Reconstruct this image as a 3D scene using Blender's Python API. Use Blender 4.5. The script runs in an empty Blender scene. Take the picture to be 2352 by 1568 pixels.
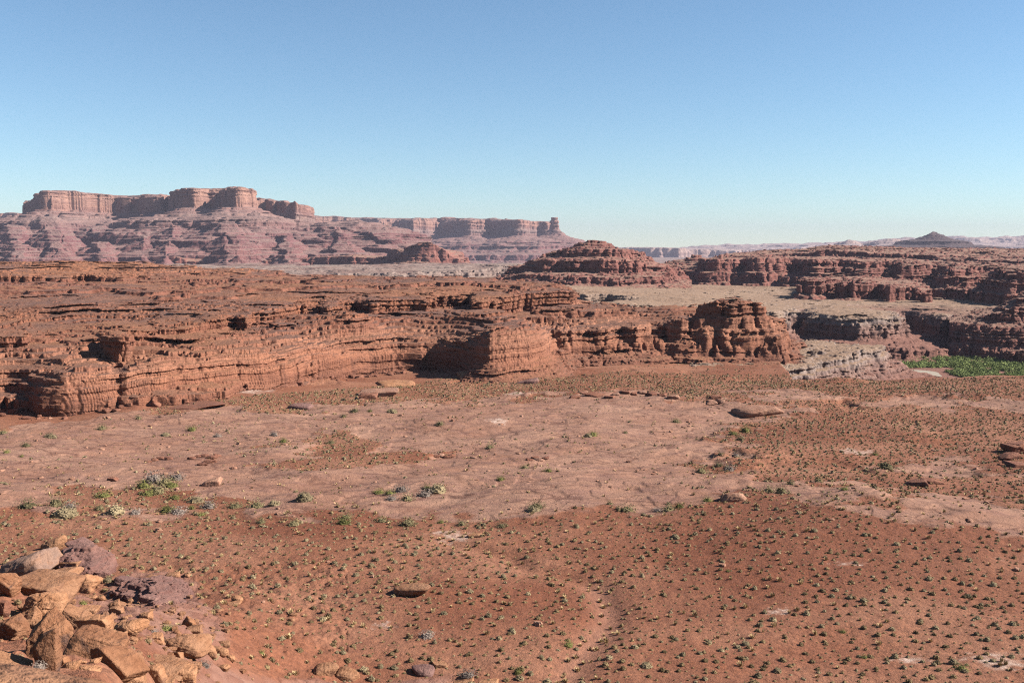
import bpy, math, random, time
import numpy as np
T0 = time.time()
R = math.radians
C = bpy.context.scene.collection

# ------------------------------------------------------------------ camera, sky, sun, exposure
FPX, UC, VC, VH, CAMZ = 2287.0, 1176.0, 784.0, 572.0, 34.0
PITCH = math.atan((VC - VH) / FPX)
cam_d = bpy.data.cameras.new('camera'); cam = bpy.data.objects.new('camera', cam_d); C.objects.link(cam)
cam.location = (0, 0, CAMZ); cam.rotation_euler = (math.pi/2 - PITCH, 0, 0)
cam_d.sensor_width = 36.0; cam_d.lens = 36.0*FPX/2352.0
cam_d.clip_start = 0.3; cam_d.clip_end = 60000
cam_d.dof.use_dof = True; cam_d.dof.focus_distance = 180.0; cam_d.dof.aperture_fstop = 4.0
bpy.context.scene.camera = cam

SUN_EL, SUN_AZ = R(33.0), R(90.0)          # azimuth clockwise from the view direction (+Y)
sdir = (math.cos(SUN_EL)*math.sin(SUN_AZ), math.cos(SUN_EL)*math.cos(SUN_AZ), math.sin(SUN_EL))
sun_d = bpy.data.lights.new('sun', 'SUN'); sun_d.energy = 5.0; sun_d.angle = R(0.5); sun_d.color = (1.0, 0.94, 0.86)
sun = bpy.data.objects.new('sun', sun_d); C.objects.link(sun)
from mathutils import Vector, Matrix
sun.rotation_euler = Vector(sdir).to_track_quat('Z', 'Y').to_euler()

W = bpy.data.worlds.new('World'); bpy.context.scene.world = W; W.use_nodes = True
wn = W.node_tree.nodes; wl = W.node_tree.links
sky = wn.new('ShaderNodeTexSky'); sky.sky_type = 'NISHITA'; sky.sun_disc = False
sky.sun_elevation = SUN_EL; sky.sun_rotation = SUN_AZ
sky.altitude = 1300; sky.air_density = 1.0; sky.dust_density = 0.0; sky.ozone_density = 3.0
tint = wn.new('ShaderNodeMix'); tint.data_type = 'RGBA'; tint.blend_type = 'MULTIPLY'; tint.inputs[0].default_value = 1.0
tint.inputs[7].default_value = (0.76, 0.865, 0.86, 1); wl.new(sky.outputs[0], tint.inputs[6])
wl.new(tint.outputs[2], wn['Background'].inputs[0]); wn['Background'].inputs[1].default_value = 0.051

S = bpy.context.scene
S.view_settings.view_transform = 'Standard'; S.view_settings.look = 'None'
S.view_settings.exposure = 1.74; S.view_settings.gamma = 1.0
S.cycles.max_bounces = 4; S.cycles.diffuse_bounces = 1; S.cycles.glossy_bounces = 1
S.cycles.volume_bounces = 0; S.cycles.transmission_bounces = 1; S.cycles.use_denoising = False
S.cycles.sample_clamp_indirect = 4.0; S.cycles.pixel_filter_type = 'BLACKMAN_HARRIS'; S.cycles.filter_width = 1.15

# ------------------------------------------------------------------ photograph pixel (2352 wide) -> world
SP, CP = math.sin(PITCH), math.cos(PITCH)
def ray(u, v):
    zc = -(v - VC)/FPX
    return np.array([(u - UC)/FPX, CP + SP*zc, -SP + CP*zc])
def at(u, v, Y):
    d = ray(u, v); return d*(Y/d[1]) + np.array([0, 0, CAMZ])

# ------------------------------------------------------------------ noise
_rng = np.random.RandomState(7)
_P = _rng.permutation(1024).astype(np.int32); _P = np.concatenate([_P, _P])
_ang = _rng.rand(1024)*2*np.pi; _GX = np.cos(_ang).astype(np.float32); _GY = np.sin(_ang).astype(np.float32)
_R1 = _rng.rand(1024).astype(np.float32); _R2 = _rng.rand(1024).astype(np.float32); _R3 = _rng.rand(1024).astype(np.float32)
def _h(ix, iy, s): return _P[(_P[(ix + s*57) & 1023] + iy) & 1023]
def perlin(x, y, s=0):
    x = np.asarray(x, np.float32); y = np.asarray(y, np.float32)
    fx = np.floor(x); fy = np.floor(y); ix = fx.astype(np.int32); iy = fy.astype(np.int32)
    dx = x - fx; dy = y - fy
    u = dx*dx*dx*(dx*(dx*6 - 15) + 10); w = dy*dy*dy*(dy*(dy*6 - 15) + 10)
    def g(a, b):
        h = _h(ix + a, iy + b, s); return _GX[h]*(dx - a) + _GY[h]*(dy - b)
    n0 = g(0, 0); n0 += u*(g(1, 0) - n0); n1 = g(0, 1); n1 += u*(g(1, 1) - n1)
    return 1.5*(n0 + w*(n1 - n0))
def fbm(x, y, o=4, s=0, gain=0.5):
    r = 0; a = 1.0; f = 1.0
    for k in range(o):
        r = r + a*perlin(x*f + 13.1*k, y*f - 7.7*k, s + k); a *= gain; f *= 2.03
    return r
def ridged(x, y, o=3, s=0):
    r = 0; a = 1.0; f = 1.0
    for k in range(o):
        r = r + a*(1 - 2*np.abs(perlin(x*f, y*f, s + k))); a *= 0.5; f *= 2.1
    return r
def cell(x, y, s=0, jit=0.9):
    """F1, F2, a random number of the nearest cell"""
    fx = np.floor(x); fy = np.floor(y); ix = fx.astype(np.int32); iy = fy.astype(np.int32)
    f1 = np.full(x.shape, 9.0, np.float32); f2 = f1.copy(); rid = np.zeros(x.shape, np.float32)
    for a in (-1, 0, 1):
        for b in (-1, 0, 1):
            h = _h(ix + a, iy + b, s)
            d = np.hypot(fx + a + .5 + jit*(_R1[h] - .5) - x, fy + b + .5 + jit*(_R2[h] - .5) - y).astype(np.float32)
            m = d < f1
            f2 = np.where(m, f1, np.minimum(f2, d)); rid = np.where(m, _R3[h], rid); f1 = np.where(m, d, f1)
    return f1, f2, rid
def sstep(a, b, x):
    t = np.clip((x - a)/(b - a), 0, 1); return t*t*(3 - 2*t)
def stones(x, y, size, s, dens):
    """low domed blocks lying on a slope: height in metres"""
    f1, f2, rid = cell(x/size, y/size, s)
    on = rid < dens
    rr = 0.22 + 0.25*((rid*37.7) % 1.0)
    hh = np.clip(1 - (f1/rr)**2.5, 0, 1)**0.6
    return np.where(on, hh*rr*size*(0.25 + 0.5*((rid*91.3) % 1.0)), 0)

# ------------------------------------------------------------------ plan fields
def sdist(px, py, poly):
    """signed distance to a closed polygon, positive inside"""
    d2 = np.full(px.shape, 1e18); ins = np.zeros(px.shape, bool); n = len(poly)
    for i in range(n):
        ax, ay = poly[i]; bx, by = poly[(i + 1) % n]
        ex, ey = bx - ax, by - ay; wx = px - ax; wy = py - ay
        t = np.clip((wx*ex + wy*ey)/(ex*ex + ey*ey + 1e-12), 0, 1)
        d2 = np.minimum(d2, (wx - ex*t)**2 + (wy - ey*t)**2)
        if ay != by:
            ins ^= ((ay > py) != (by > py)) & (px < (bx - ax)*(py - ay)/(by - ay) + ax)
    d = np.sqrt(d2); return np.where(ins, d, -d)
def idw(px, py, pts, p=3.0, soft=4.0):
    w = 0; z = 0
    for x, y, h in pts:
        k = 1.0/((px - x)**2 + (py - y)**2 + soft*soft)**(p/2); w = w + k; z = z + k*h
    return z/w
def coarse(fn, X, Y, st=4):
    """evaluate a smooth field on every st-th lattice point and interpolate"""
    na, nb = X.shape
    ia = np.unique(np.append(np.arange(0, na, st), na - 1)); ib = np.unique(np.append(np.arange(0, nb, st), nb - 1))
    f = fn(X[np.ix_(ia, ib)], Y[np.ix_(ia, ib)])
    def up(f, idx, n):
        t = np.arange(n); k = np.clip(np.searchsorted(idx, t, 'right') - 1, 0, len(idx) - 2)
        w = ((t - idx[k])/(idx[k + 1] - idx[k]))[:, None]
        return f[k]*(1 - w) + f[k + 1]*w
    return up(up(f, ia, na).T, ib, nb).T.astype(np.float32)

class Strata:
    """beds of random thickness: how far each stands out, and a stair for slopes"""
    def __init__(s, seed, z0, z1, tmin, tmax, sharp=7.0, bulge=0.3):
        r = np.random.RandomState(seed); b = [z0]
        while b[-1] < z1: b.append(b[-1] + tmin*(tmax/tmin)**(r.rand()**1.5))
        b = np.array(b); val = r.rand(len(b))*2 - 1
        s.z = np.linspace(z0, z1, 6000); k = np.clip(np.searchsorted(b, s.z, 'right') - 1, 0, len(b) - 2)
        t = (s.z - b[k])/(b[k + 1] - b[k])
        s.v = (val[k] + bulge*(1 - np.abs(2*t - 1)**3) - bulge*0.5).astype(np.float32)
        s.b = (r.permutation(len(b))[k] % 3).astype(np.int8); s.z0, s.dz = z0, s.z[1] - s.z[0]
        s.st = b[k] + (b[k + 1] - b[k])*np.clip((t - 0.5)*sharp + 0.5, 0, 1)*0.9 + (b[k + 1] - b[k])*t*0.1
    def out(s, z):
        i = np.clip((z - s.z0)/s.dz, 0, 5999).astype(np.int32); return s.v[i], s.b[i]
    def stair(s, z): return np.interp(z, s.z, s.st)

# ------------------------------------------------------------------ mesh helpers
def mesh_obj(name, V, Q, mat, smooth=True, attrs=None):
    me = bpy.data.meshes.new(name); n = Q.shape[1]
    me.vertices.add(len(V)); me.vertices.foreach_set('co', np.ascontiguousarray(V, np.float32).ravel())
    me.loops.add(Q.size); me.loops.foreach_set('vertex_index', np.ascontiguousarray(Q, np.int32).ravel())
    me.polygons.add(len(Q)); me.polygons.foreach_set('loop_start', np.arange(0, Q.size, n, dtype=np.int32))
    me.polygons.foreach_set('use_smooth', np.full(len(Q), smooth))
    for k, a in (attrs or {}).items():
        at_ = me.attributes.new(k, 'FLOAT', 'POINT'); at_.data.foreach_set('value', np.ascontiguousarray(a, np.float32).ravel())
    me.update(calc_edges=True); me.materials.append(mat)
    o = bpy.data.objects.new(name, me); C.objects.link(o); return o
def tag(o, label=None, cat=None, group=None, kind=None):
    for k, v in (('label', label), ('category', cat), ('group', group), ('kind', kind)):
        if v: o[k] = v
    return o

def polar(a0, a1, da, y0, y1, db):
    a = np.arange(a0, a1 + da, da); y = np.exp(np.arange(math.log(y0), math.log(y1) + db, db))
    A, Y = np.meshgrid(a, y, indexing='ij'); return a, y, (A*Y), Y

class Layer:
    """one cliff tier: the rim traced as (u, v, Y), the fall of the ground away from it, interior heights"""
    def __init__(s, rim, prof, ctrl=(), back=None, joint=1.0, wob=1.0, p=3.0, ledge=1.0, under=0.0, broad=False):
        P = [at(*q) for q in rim]; s.pts = P + [at(*q) for q in ctrl]
        s.poly = [(q[0], q[1]) for q in P]
        if back: s.poly += [tuple(at(u, VH, Y)[:2]) for u, Y in back]
        prof = [(prof[0][0] - 2000, prof[0][1] - 1600)] + list(prof)      # the ground goes on falling away from the rim
        s.ps = np.array([q[0] for q in prof], float); s.pz = np.array([q[1] for q in prof], float)
        s.joint, s.wob, s.p, s.ledge, s.under, s.broad = joint, wob, p, ledge, under, broad

def rock_body(name, mat, grid, zr, layers, strata, led, joints, wobble, detail=None, stair_w=0.7, base=None, warp=(40, 1.0), seed=1, over=None, smooth=False):
    """grid=(a0,a1,da,y0,y1,db); zr=(z0,z1,dz); led: how far beds stand out (m); joints=(size,depth); wobble=(size,depth)"""
    t0 = time.time()
    a, y, X, Y = polar(*grid); z0, z1, dz = zr; na, nb = X.shape
    js, jd = joints
    wv = (warp[1]*fbm(X/warp[0], Y/warp[0], 3, seed + 20) + 0.75*led*fbm(X/(js*2.2), Y/(js*2.2), 3, seed + 24)).astype(np.float32)
    BL = []                                # blocks of three kinds of bed: joints fall elsewhere in each
    for q in range(3):
        b1, b2, br = cell(X/(js*.42) + .3*perlin(X/js*1.5, Y/js*1.5, seed + 40 + q), Y/(js*.42), seed + 43 + q)
        BL.append((np.clip((b2 - b1)*2.4, 0, 1)*0.9 - 0.75 + 0.7*(br - .5)).astype(np.float32).ravel())
    c1, c2, rid = cell(X/js + 0.35*perlin(X/js*.7, Y/js*.7, seed + 5), Y/js, seed + 3)
    jn = jd*(0.8*np.clip((c2 - c1)*3.0, 0, 1) - 0.8 + 0.9*(rid - .5)) + 0.5*jd*fbm(X/js*1.7, Y/js*1.7, 2, seed + 8)
    wb = wobble[1]*(fbm(X/wobble[0], Y/wobble[0], 4, seed + 11)*0.8 + 0.45*ridged(X/wobble[0]*1.6, Y/wobble[0]*1.6, 2, seed + 15))
    wl_ = wobble[1]*(fbm(X/(wobble[0]*1.3), Y/(wobble[0]*1.3), 2, seed + 11, .35) + 0.02*fbm(X/2.6, Y/2.6, 2, seed + 13) - 0.25*np.clip(ridged(X/15, Y/15, 1, seed + 17) - .82, 0, 1)/.18)
    m1 = (0.55 + 0.9*np.clip(fbm(X/(js*4), Y/(js*4), 2, seed + 31) + .3, 0, 1.2)).astype(np.float32)*led
    over = led*0.6 if over is None else over
    mo = (over*np.clip(0.35 + 1.5*fbm(X/(js*3), Y/(js*3), 3, seed + 34), 0.0, 1.5)).astype(np.float32); bk = 0.55*led
    Ls = []
    for L in layers:
        s = coarse(lambda x, q: sdist(x, q, L.poly), X, Y, 4)
        zz = coarse(lambda x, q: idw(x, q, L.pts, L.p, js*.35), X, Y, 4)
        Ls.append((s + L.joint*jn + L.wob*(wl_ if L.broad else wb), zz, L.ps, L.pz, (L.ledge, L.under)))
    dt = detail(X, Y) if detail else np.zeros(X.shape, np.float32)
    bs = base(X, Y).astype(np.float32) if base is not None else np.full(X.shape, z0 - 10, np.float32)
    def H(sel, n, u=0.0):
        h = None
        for s, zz, ps, pz, lg in Ls:
            q = zz[sel] + np.interp(s[sel] + lg[0]*n + (lg[1]*u if u < 0 else 0), ps, pz); h = q if h is None else np.maximum(h, q)
        w = wv[sel]; h = h + dt[sel]
        h = h*(1 - stair_w) + stair_w*(strata.stair(h + w) - w)
        return np.maximum(h, bs[sel])
    flat = (slice(None), slice(None))
    lo = H(flat, -1.5*m1 - 1.3*bk, -7.0) - 0.5*dz - 1.3*mo - .4*bk; hi = H(flat, 1.5*m1 + .6*bk) + 0.5*dz + 1.3*mo + .2*bk
    def nb4(f, op):                       # over the four corners of a cell
        return op(op(f[:-1, :-1], f[1:, :-1]), op(f[:-1, 1:], f[1:, 1:]))
    klo = np.floor((nb4(lo, np.minimum) - z0)/dz).astype(np.int32); khi = np.floor((nb4(hi, np.maximum) - z0)/dz).astype(np.int32)
    klo = np.clip(klo, 0, int((z1 - z0)/dz)); khi = np.clip(khi, klo, int((z1 - z0)/dz))
    # node ranges cover the cells around each node
    big = 10**7
    nlo = np.full((na, nb), big, np.int32); nhi = np.full((na, nb), -big, np.int32)
    for i in (0, 1):
        for j in (0, 1):
            sl = (slice(i, na - 1 + i), slice(j, nb - 1 + j))
            nlo[sl] = np.minimum(nlo[sl], klo); nhi[sl] = np.maximum(nhi[sl], khi + 1)
    cnt = (nhi - nlo + 1).ravel(); off = np.concatenate([[0], np.cumsum(cnt)[:-1]])
    tot = int(cnt.sum()); F = np.empty(tot, np.float32); cc = np.arange(na*nb)
    CH = 3_000_000; starts = [0]; acc = 0
    csum = np.cumsum(cnt)
    while starts[-1] < na*nb:
        b0 = csum[starts[-1] - 1] if starts[-1] else 0
        e = int(np.searchsorted(csum, b0 + CH)); starts.append(min(na*nb, max(e, starts[-1] + 1)))
    Lf = [(s.ravel(), zz.ravel(), ps, pz, lg) for s, zz, ps, pz, lg in Ls]
    wf, mf, df, bf, of = wv.ravel(), m1.ravel(), dt.ravel(), bs.ravel(), mo.ravel(); nlf = nlo.ravel()
    for p0, p1 in zip(starts[:-1], starts[1:]):
        col = np.repeat(cc[p0:p1], cnt[p0:p1]); o0 = off[p0]
        k = np.arange(len(col)) - (off[col] - o0) + nlf[col]
        z = z0 + k*dz; w = wf[col]
        so, sb = strata.out(z + w); bl = np.where(sb == 0, BL[0][col], np.where(sb == 1, BL[1][col], BL[2][col])); n = mf[col]*so + bk*bl
        h = None
        for s, zz, ps, pz, lg in Lf:
            q = s[col] + lg[0]*n
            if lg[1]: q = q - lg[1]*np.clip(zz[col] - 1.2 - z, 0, 7)
            q = zz[col] + np.interp(q, ps, pz); h = q if h is None else np.maximum(h, q)
        h = h + df[col]; h = h*(1 - stair_w) + stair_w*(strata.stair(h + w) - w)
        F[o0:o0 + len(col)] = np.maximum(h + of[col]*so + 0.25*bk*bl, bf[col]) - z
    # cells
    ccn = (khi - klo + 1).ravel(); coff = np.concatenate([[0], np.cumsum(ccn)[:-1]]); ctot = int(ccn.sum())
    I, J = np.meshgrid(np.arange(na - 1), np.arange(nb - 1), indexing='ij'); I = I.ravel(); J = J.ravel()
    col = np.repeat(np.arange(len(I)), ccn); k = (np.arange(ctot) - coff[col] + klo.ravel()[col]).astype(np.int32)
    ci, cj = I[col], J[col]
    def node(i, j, kk):
        c = i*nb + j; return F[off[c] + kk - nlf[c]]
    corn = [node(ci + (m & 1), cj + ((m >> 1) & 1), k + (m >> 2)) for m in range(8)]
    pos = [c > 0 for c in corn]; sm = sum(p.astype(np.int8) for p in pos)
    act = np.nonzero((sm > 0) & (sm < 8))[0]
    cv = np.full(ctot, -1, np.int32); cv[act] = np.arange(len(act))
    ca = [c[act] for c in corn]; V = np.zeros((len(act), 3)); num = np.zeros(len(act))
    offs = [(m & 1, (m >> 1) & 1, m >> 2) for m in range(8)]
    for m in range(8):
        for ax, bit in enumerate((1, 2, 4)):
            if m & bit: continue
            f0, f1 = ca[m], ca[m | bit]; x = (f0 > 0) != (f1 > 0)
            t = np.where(x, f0/np.where(x, f0 - f1, 1), 0)
            for d in range(3):
                V[:, d] += np.where(x, offs[m][d] + (t if d == ax else 0), 0)
            num += x
    V /= num[:, None]
    V[:, 0] += ci[act]; V[:, 1] += cj[act]; V[:, 2] += k[act]
    wy = np.exp(math.log(grid[3]) + V[:, 1]*grid[5]); wx = (grid[0] + V[:, 0]*grid[2])*wy; wz = z0 + V[:, 2]*dz
    # quads
    kl = klo.ravel(); kh = khi.ravel()
    def vid(i, j, kk):
        ok = (i >= 0) & (j >= 0); c = np.where(ok, i*(nb - 1) + j, 0)
        ok &= (kk >= kl[c]) & (kk <= kh[c]); r = cv[np.where(ok, coff[c] + kk - kl[c], 0)]
        return np.where(ok, r, -1)
    ai, aj, ak = ci[act], cj[act], k[act]; p0 = ca[0] > 0; Q = []
    for bit, d1, d2, flip in ((1, (0, 1, 0), (0, 0, 1), False), (2, (1, 0, 0), (0, 0, 1), True), (4, (1, 0, 0), (0, 1, 0), False)):
        p1 = ca[bit] > 0; e = np.nonzero(p0 != p1)[0]
        i, j, q = ai[e], aj[e], ak[e]
        A0 = vid(i, j, q); A1 = vid(i - d1[0], j - d1[1], q - d1[2]); A2 = vid(i - d1[0] - d2[0], j - d1[1] - d2[1], q - d1[2] - d2[2]); A3 = vid(i - d2[0], j - d2[1], q - d2[2])
        qd = np.stack([A0, A1, A2, A3], 1); g = (qd >= 0).all(1)
        rev = (p0[e] ^ flip)
        qd = np.where(rev[:, None], qd, qd[:, ::-1]); Q.append(qd[g])
    Q = np.concatenate(Q)
    o = mesh_obj(name, np.stack([wx, wy, wz], 1), Q, mat, smooth)
    print('BODY', name, 'nodes', tot, 'faces', len(Q), round(time.time() - t0, 1), 's')
    return o

# ------------------------------------------------------------------ materials
ALB = 0.52                # every colour below was picked one exposure step brighter
class Mat:
    def __init__(s, name):
        s.m = bpy.data.materials.new(name); s.m.use_nodes = True; s.t = s.m.node_tree; s.n = s.t.nodes; s.n.clear()
        s.out = s.n.new('ShaderNodeOutputMaterial'); s.b = s.n.new('ShaderNodeBsdfPrincipled')
        s.link(s.b.outputs[0], s.out.inputs[0]); s.b.inputs['Roughness'].default_value = 0.95
        s.b.inputs['Specular IOR Level'].default_value = 0.1
        s.geo = s.n.new('ShaderNodeNewGeometry'); s.pos = s.geo.outputs['Position']
    def link(s, a, b): s.t.links.new(a, b)
    def set(s, sock, v):
        if isinstance(v, bpy.types.NodeSocket): s.link(v, sock)
        else: sock.default_value = v
    def vmul(s, vec, k):
        n = s.n.new('ShaderNodeVectorMath'); n.operation = 'MULTIPLY'; s.set(n.inputs[0], vec); n.inputs[1].default_value = k; return n.outputs[0]
    def noise(s, scale, detail=3, vec=None, stretch=None, rough=0.55, dist=0.0):
        v = vec or s.pos
        if stretch: v = s.vmul(v, stretch)
        n = s.n.new('ShaderNodeTexNoise'); n.inputs['Scale'].default_value = scale; n.inputs['Detail'].default_value = detail
        n.inputs['Roughness'].default_value = rough; n.inputs['Distortion'].default_value = dist; s.link(v, n.inputs['Vector']); return n.outputs['Fac']
    def math(s, op, a, b=0.0, clamp=False):
        n = s.n.new('ShaderNodeMath'); n.operation = op; n.use_clamp = clamp; s.set(n.inputs[0], a); s.set(n.inputs[1], b); return n.outputs[0]
    def mapr(s, v, a, b, c=0.0, d=1.0):
        n = s.n.new('ShaderNodeMapRange'); s.set(n.inputs['Value'], v)
        for k, q in (('From Min', a), ('From Max', b), ('To Min', c), ('To Max', d)): n.inputs[k].default_value = q
        return n.outputs[0]
    def mix(s, f, a, b, mode='MIX'):
        n = s.n.new('ShaderNodeMix'); n.data_type = 'RGBA'; n.blend_type = mode; s.set(n.inputs[0], f)
        s.set(n.inputs[6], (*a, 1) if isinstance(a, tuple) else a); s.set(n.inputs[7], (*b, 1) if isinstance(b, tuple) else b); return n.outputs[2]
    def ramp(s, f, stops):
        n = s.n.new('ShaderNodeValToRGB'); e = n.color_ramp.elements
        while len(e) < len(stops): e.new(0.5)
        for k, (p, c) in enumerate(stops): e[k].position = p; e[k].color = (*c, 1)
        s.set(n.inputs[0], f); return n.outputs[0]
    def z(s):
        n = s.n.new('ShaderNodeSeparateXYZ'); s.link(s.pos, n.inputs[0]); return n.outputs[2]
    def nz(s):
        n = s.n.new('ShaderNodeSeparateXYZ'); s.link(s.geo.outputs['Normal'], n.inputs[0]); return n.outputs[2]
    def attr(s, name):
        n = s.n.new('ShaderNodeAttribute'); n.attribute_name = name; return n.outputs['Fac']
    def bump(s, h, dist, strength=1.0, prev=None):
        n = s.n.new('ShaderNodeBump'); n.inputs['Distance'].default_value = dist; n.inputs['Strength'].default_value = strength
        s.link(h, n.inputs['Height'])
        if prev: s.link(prev, n.inputs['Normal'])
        return n.outputs[0]
    def done(s, col, normal=None):
        s.set(s.b.inputs['Base Color'], s.mix(1.0, col, (ALB,)*3, 'MULTIPLY'))
        if normal: s.link(normal, s.b.inputs['Normal'])
        return s.m

def rock_mat(name, zstops, zr, L, soil, soil2=None, varnish=(0.10, 0.045, 0.035), vamt=0.5, soil_n=(0.80, 0.95), band=0.35, bumpd=1.0, low=None):
    """zstops: colours by height over zr; L: size in metres of the beds; soil: what lies on flat ground"""
    M = Mat(name); z = M.z()
    wob = M.noise(0.06/L, 3); zz = M.math('ADD', z, M.math('MULTIPLY', M.math('SUBTRACT', wob, 0.5), 5.0*L))
    col = M.ramp(M.mapr(zz, zr[0], zr[1]), zstops)
    bed = M.noise(1.0/L, 4, stretch=(0.05, 0.05, 1.0), rough=0.65)
    col = M.mix(M.math('MULTIPLY', M.mapr(bed, 0.38, 0.62), band), col, M.mix(1.0, col, (0.52, 0.46, 0.50), 'MULTIPLY'))
    blotch = M.noise(0.12/L, 4); col = M.mix(M.mapr(blotch, 0.45, 0.75, 0, 0.45), col, M.mix(1.0, col, (1.45, 1.35, 1.2), 'MULTIPLY'))
    streak = M.noise(0.35/L, 4, stretch=(1.0, 1.0, 0.10), rough=0.6)
    nz = M.nz(); steep = M.mapr(nz, 0.55, 0.2)
    col = M.mix(M.math('MULTIPLY', M.mapr(streak, 0.5, 0.66, 0, vamt), steep), col, varnish)
    sn = M.noise(0.5/L, 3)
    sm = M.mapr(M.math('ADD', nz, M.math('MULTIPLY', M.math('SUBTRACT', sn, 0.5), 0.35)), soil_n[0], soil_n[1])
    sc = M.mix(M.mapr(M.noise(0.018/L, 5, rough=0.6), 0.42, 0.6), soil, soil2 or soil)
    if low: sc = M.mix(M.mapr(z, low[1], low[1] + low[2]), low[0], sc)      # other soil on the low slopes
    col = M.mix(sm, col, sc)
    fine = M.noise(3.0/L, 4); col = M.mix(1.0, col, M.ramp(fine, [(0.3, (0.72, 0.72, 0.72)), (0.7, (1.2, 1.2, 1.2))]), 'MULTIPLY')
    crack = M.noise(1.6/L, 5, stretch=(0.6, 0.6, 1.6), rough=0.7)
    b = M.bump(bed, 0.5*L*bumpd, 0.8); b = M.bump(crack, 0.45*L*bumpd, 0.9, b)
    return M.done(col, b)

# ------------------------------------------------------------------ ground of the plain
def gz(x, y):
    a = x/np.maximum(y, 1.0)
    z = np.interp(y, [0, 120, 310, 400, 700], [0, 0, -6.0, -8.0, -12.0])
    ramp = np.clip(96 - y + 6*perlin(x/14, y/14, 71), 0, 80)*0.32*sstep(-0.12, -0.43, a)
    z = z + ramp
    z = z + 2.4*np.exp(-((x - 50)/34)**2 - ((y - 122)/22)**2) + 1.3*np.exp(-((x - 8)/18)**2 - ((y - 138)/14)**2)
    z = z + 0.9*fbm(x/55, y/55, 2, 61)
    # beyond the edge of the plain the ground drops into the canyon
    d = y - np.interp(a, [-1, 0.25, 0.285, 0.5, 1], [900, 420, 309, 311, 318]) - 5*perlin(x/16, y/16, 65)
    z = z - np.interp(d, [0, 3, 9, 45, 120], [0, 4, 10, 16, 24])
    return z
def G(u, v):
    """where the ray through a pixel of the photograph meets the plain"""
    d = ray(u, v); t = 60.0
    lo, hi = 20.0, 420.0
    ts = np.linspace(lo, hi, 1600)
    p = d[None, :]*ts[:, None]/d[1]; g = gz(p[:, 0], p[:, 1]) - CAMZ
    k = np.nonzero(p[:, 2] <= g)[0]; k = k[0] if len(k) else len(ts) - 1
    return np.array([p[k, 0], p[k, 1], p[k, 2] + CAMZ])

def GY(u, v): return float(G(u, v)[1])
def gpoly(pts): return [tuple(G(*q)[:2]) for q in pts]
SLICK = [gpoly([(-400, 1010), (0, 985), (120, 962), (300, 948), (470, 930), (560, 935), (640, 945), (760, 930), (820, 925), (960, 918), (1100, 925), (1250, 908), (1420, 898), (1560, 912), (1650, 920), (1700, 925), (1790, 935), (1770, 962), (1700, 985), (1700, 1030), (1660, 1080), (1690, 1110), (1600, 1150), (1480, 1165), (1350, 1185), (1150, 1200), (900, 1195), (700, 1190), (520, 1165), (300, 1180), (100, 1160), (-400, 1190)]),
         gpoly([(1830, 1120), (1960, 1105), (2060, 1130), (2200, 1140), (2352, 1180), (2600, 1200), (2600, 1310), (2352, 1250), (2250, 1215), (2130, 1190), (1980, 1165), (1860, 1150)]),
         gpoly([(2020, 1055), (2150, 1058), (2352, 1080), (2500, 1085), (2500, 1110), (2352, 1105), (2180, 1092), (2050, 1080)]),
         gpoly([(1990, 918), (2100, 905), (2300, 920), (2352, 930), (2352, 940), (2150, 935), (2010, 930)]),
         gpoly([(1620, 900), (1750, 895), (1900, 905), (1990, 915), (1900, 920), (1760, 912)])]
RED = [gpoly([(660, 1030), (760, 1012), (900, 1020), (960, 1045), (860, 1070), (720, 1065)]), gpoly([(180, 1120), (420, 1110), (470, 1150), (300, 1165), (150, 1150)])]
PURP = [gpoly([(60, 1380), (300, 1300), (420, 1320), (470, 1370), (520, 1470), (420, 1530), (330, 1500), (260, 1440), (120, 1420)]), gpoly([(420, 1560), (480, 1530), (700, 1560), (1080, 1530), (1050, 1580), (420, 1600)])]

def ground_masks(X, Y):
    nz = 6*fbm(X/14, Y/14, 4, 81)*np.clip(Y/180, .3, 1.2)
    sl = np.full(X.shape, -99.0)
    for p in SLICK: sl = np.maximum(sl, coarse(lambda x, q: sdist(x, q, p), X, Y, 4))
    for p in RED: sl = np.minimum(sl, -coarse(lambda x, q: sdist(x, q, p), X, Y, 4))
    slick = sstep(-5.0, 6.0, sl + 2.0*nz + 5*fbm(X/4.5, Y/4.5, 3, 87)*np.clip(Y/180, .3, 1.2))
    pu = np.full(X.shape, -99.0)
    for p in PURP: pu = np.maximum(pu, coarse(lambda x, q: sdist(x, q, p), X, Y, 4))
    pur = sstep(-0.4, 0.8, pu + 0.35*nz)
    return slick.astype(np.float32), pur.astype(np.float32)

GA0, GA1, GDA, GY0, GY1, GDB = -0.78, 0.78, 0.0010, 14.0, 430.0, 0.0027
WASH = [tuple(G(*q)[:2]) for q in [(1030, 1245), (1100, 1262), (1165, 1275), (1215, 1305), (1300, 1318), (1375, 1345), (1400, 1395), (1395, 1430), (1365, 1470), (1330, 1520), (1300, 1570)]]
TRACK = WASH[5:]
def polyd(px, py, pts):
    d2 = np.full(px.shape, 1e18)
    for (ax, ay), (bx, by) in zip(pts[:-1], pts[1:]):
        ex, ey = bx - ax, by - ay; t = np.clip(((px - ax)*ex + (py - ay)*ey)/(ex*ex + ey*ey), 0, 1)
        d2 = np.minimum(d2, (px - ax - ex*t)**2 + (py - ay - ey*t)**2)
    return np.sqrt(d2)
WHITE = [(1040, 1231, 40, 11), (2290, 1520, 70, 16), (2090, 1512, 40, 9), (1965, 1036, 38, 6), (1145, 972, 22, 6), (880, 1435, 20, 8), (1185, 905, 30, 4), (560, 898, 60, 5), (350, 925, 40, 5), (1950, 1295, 30, 4), (1790, 1405, 26, 6)]
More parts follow.
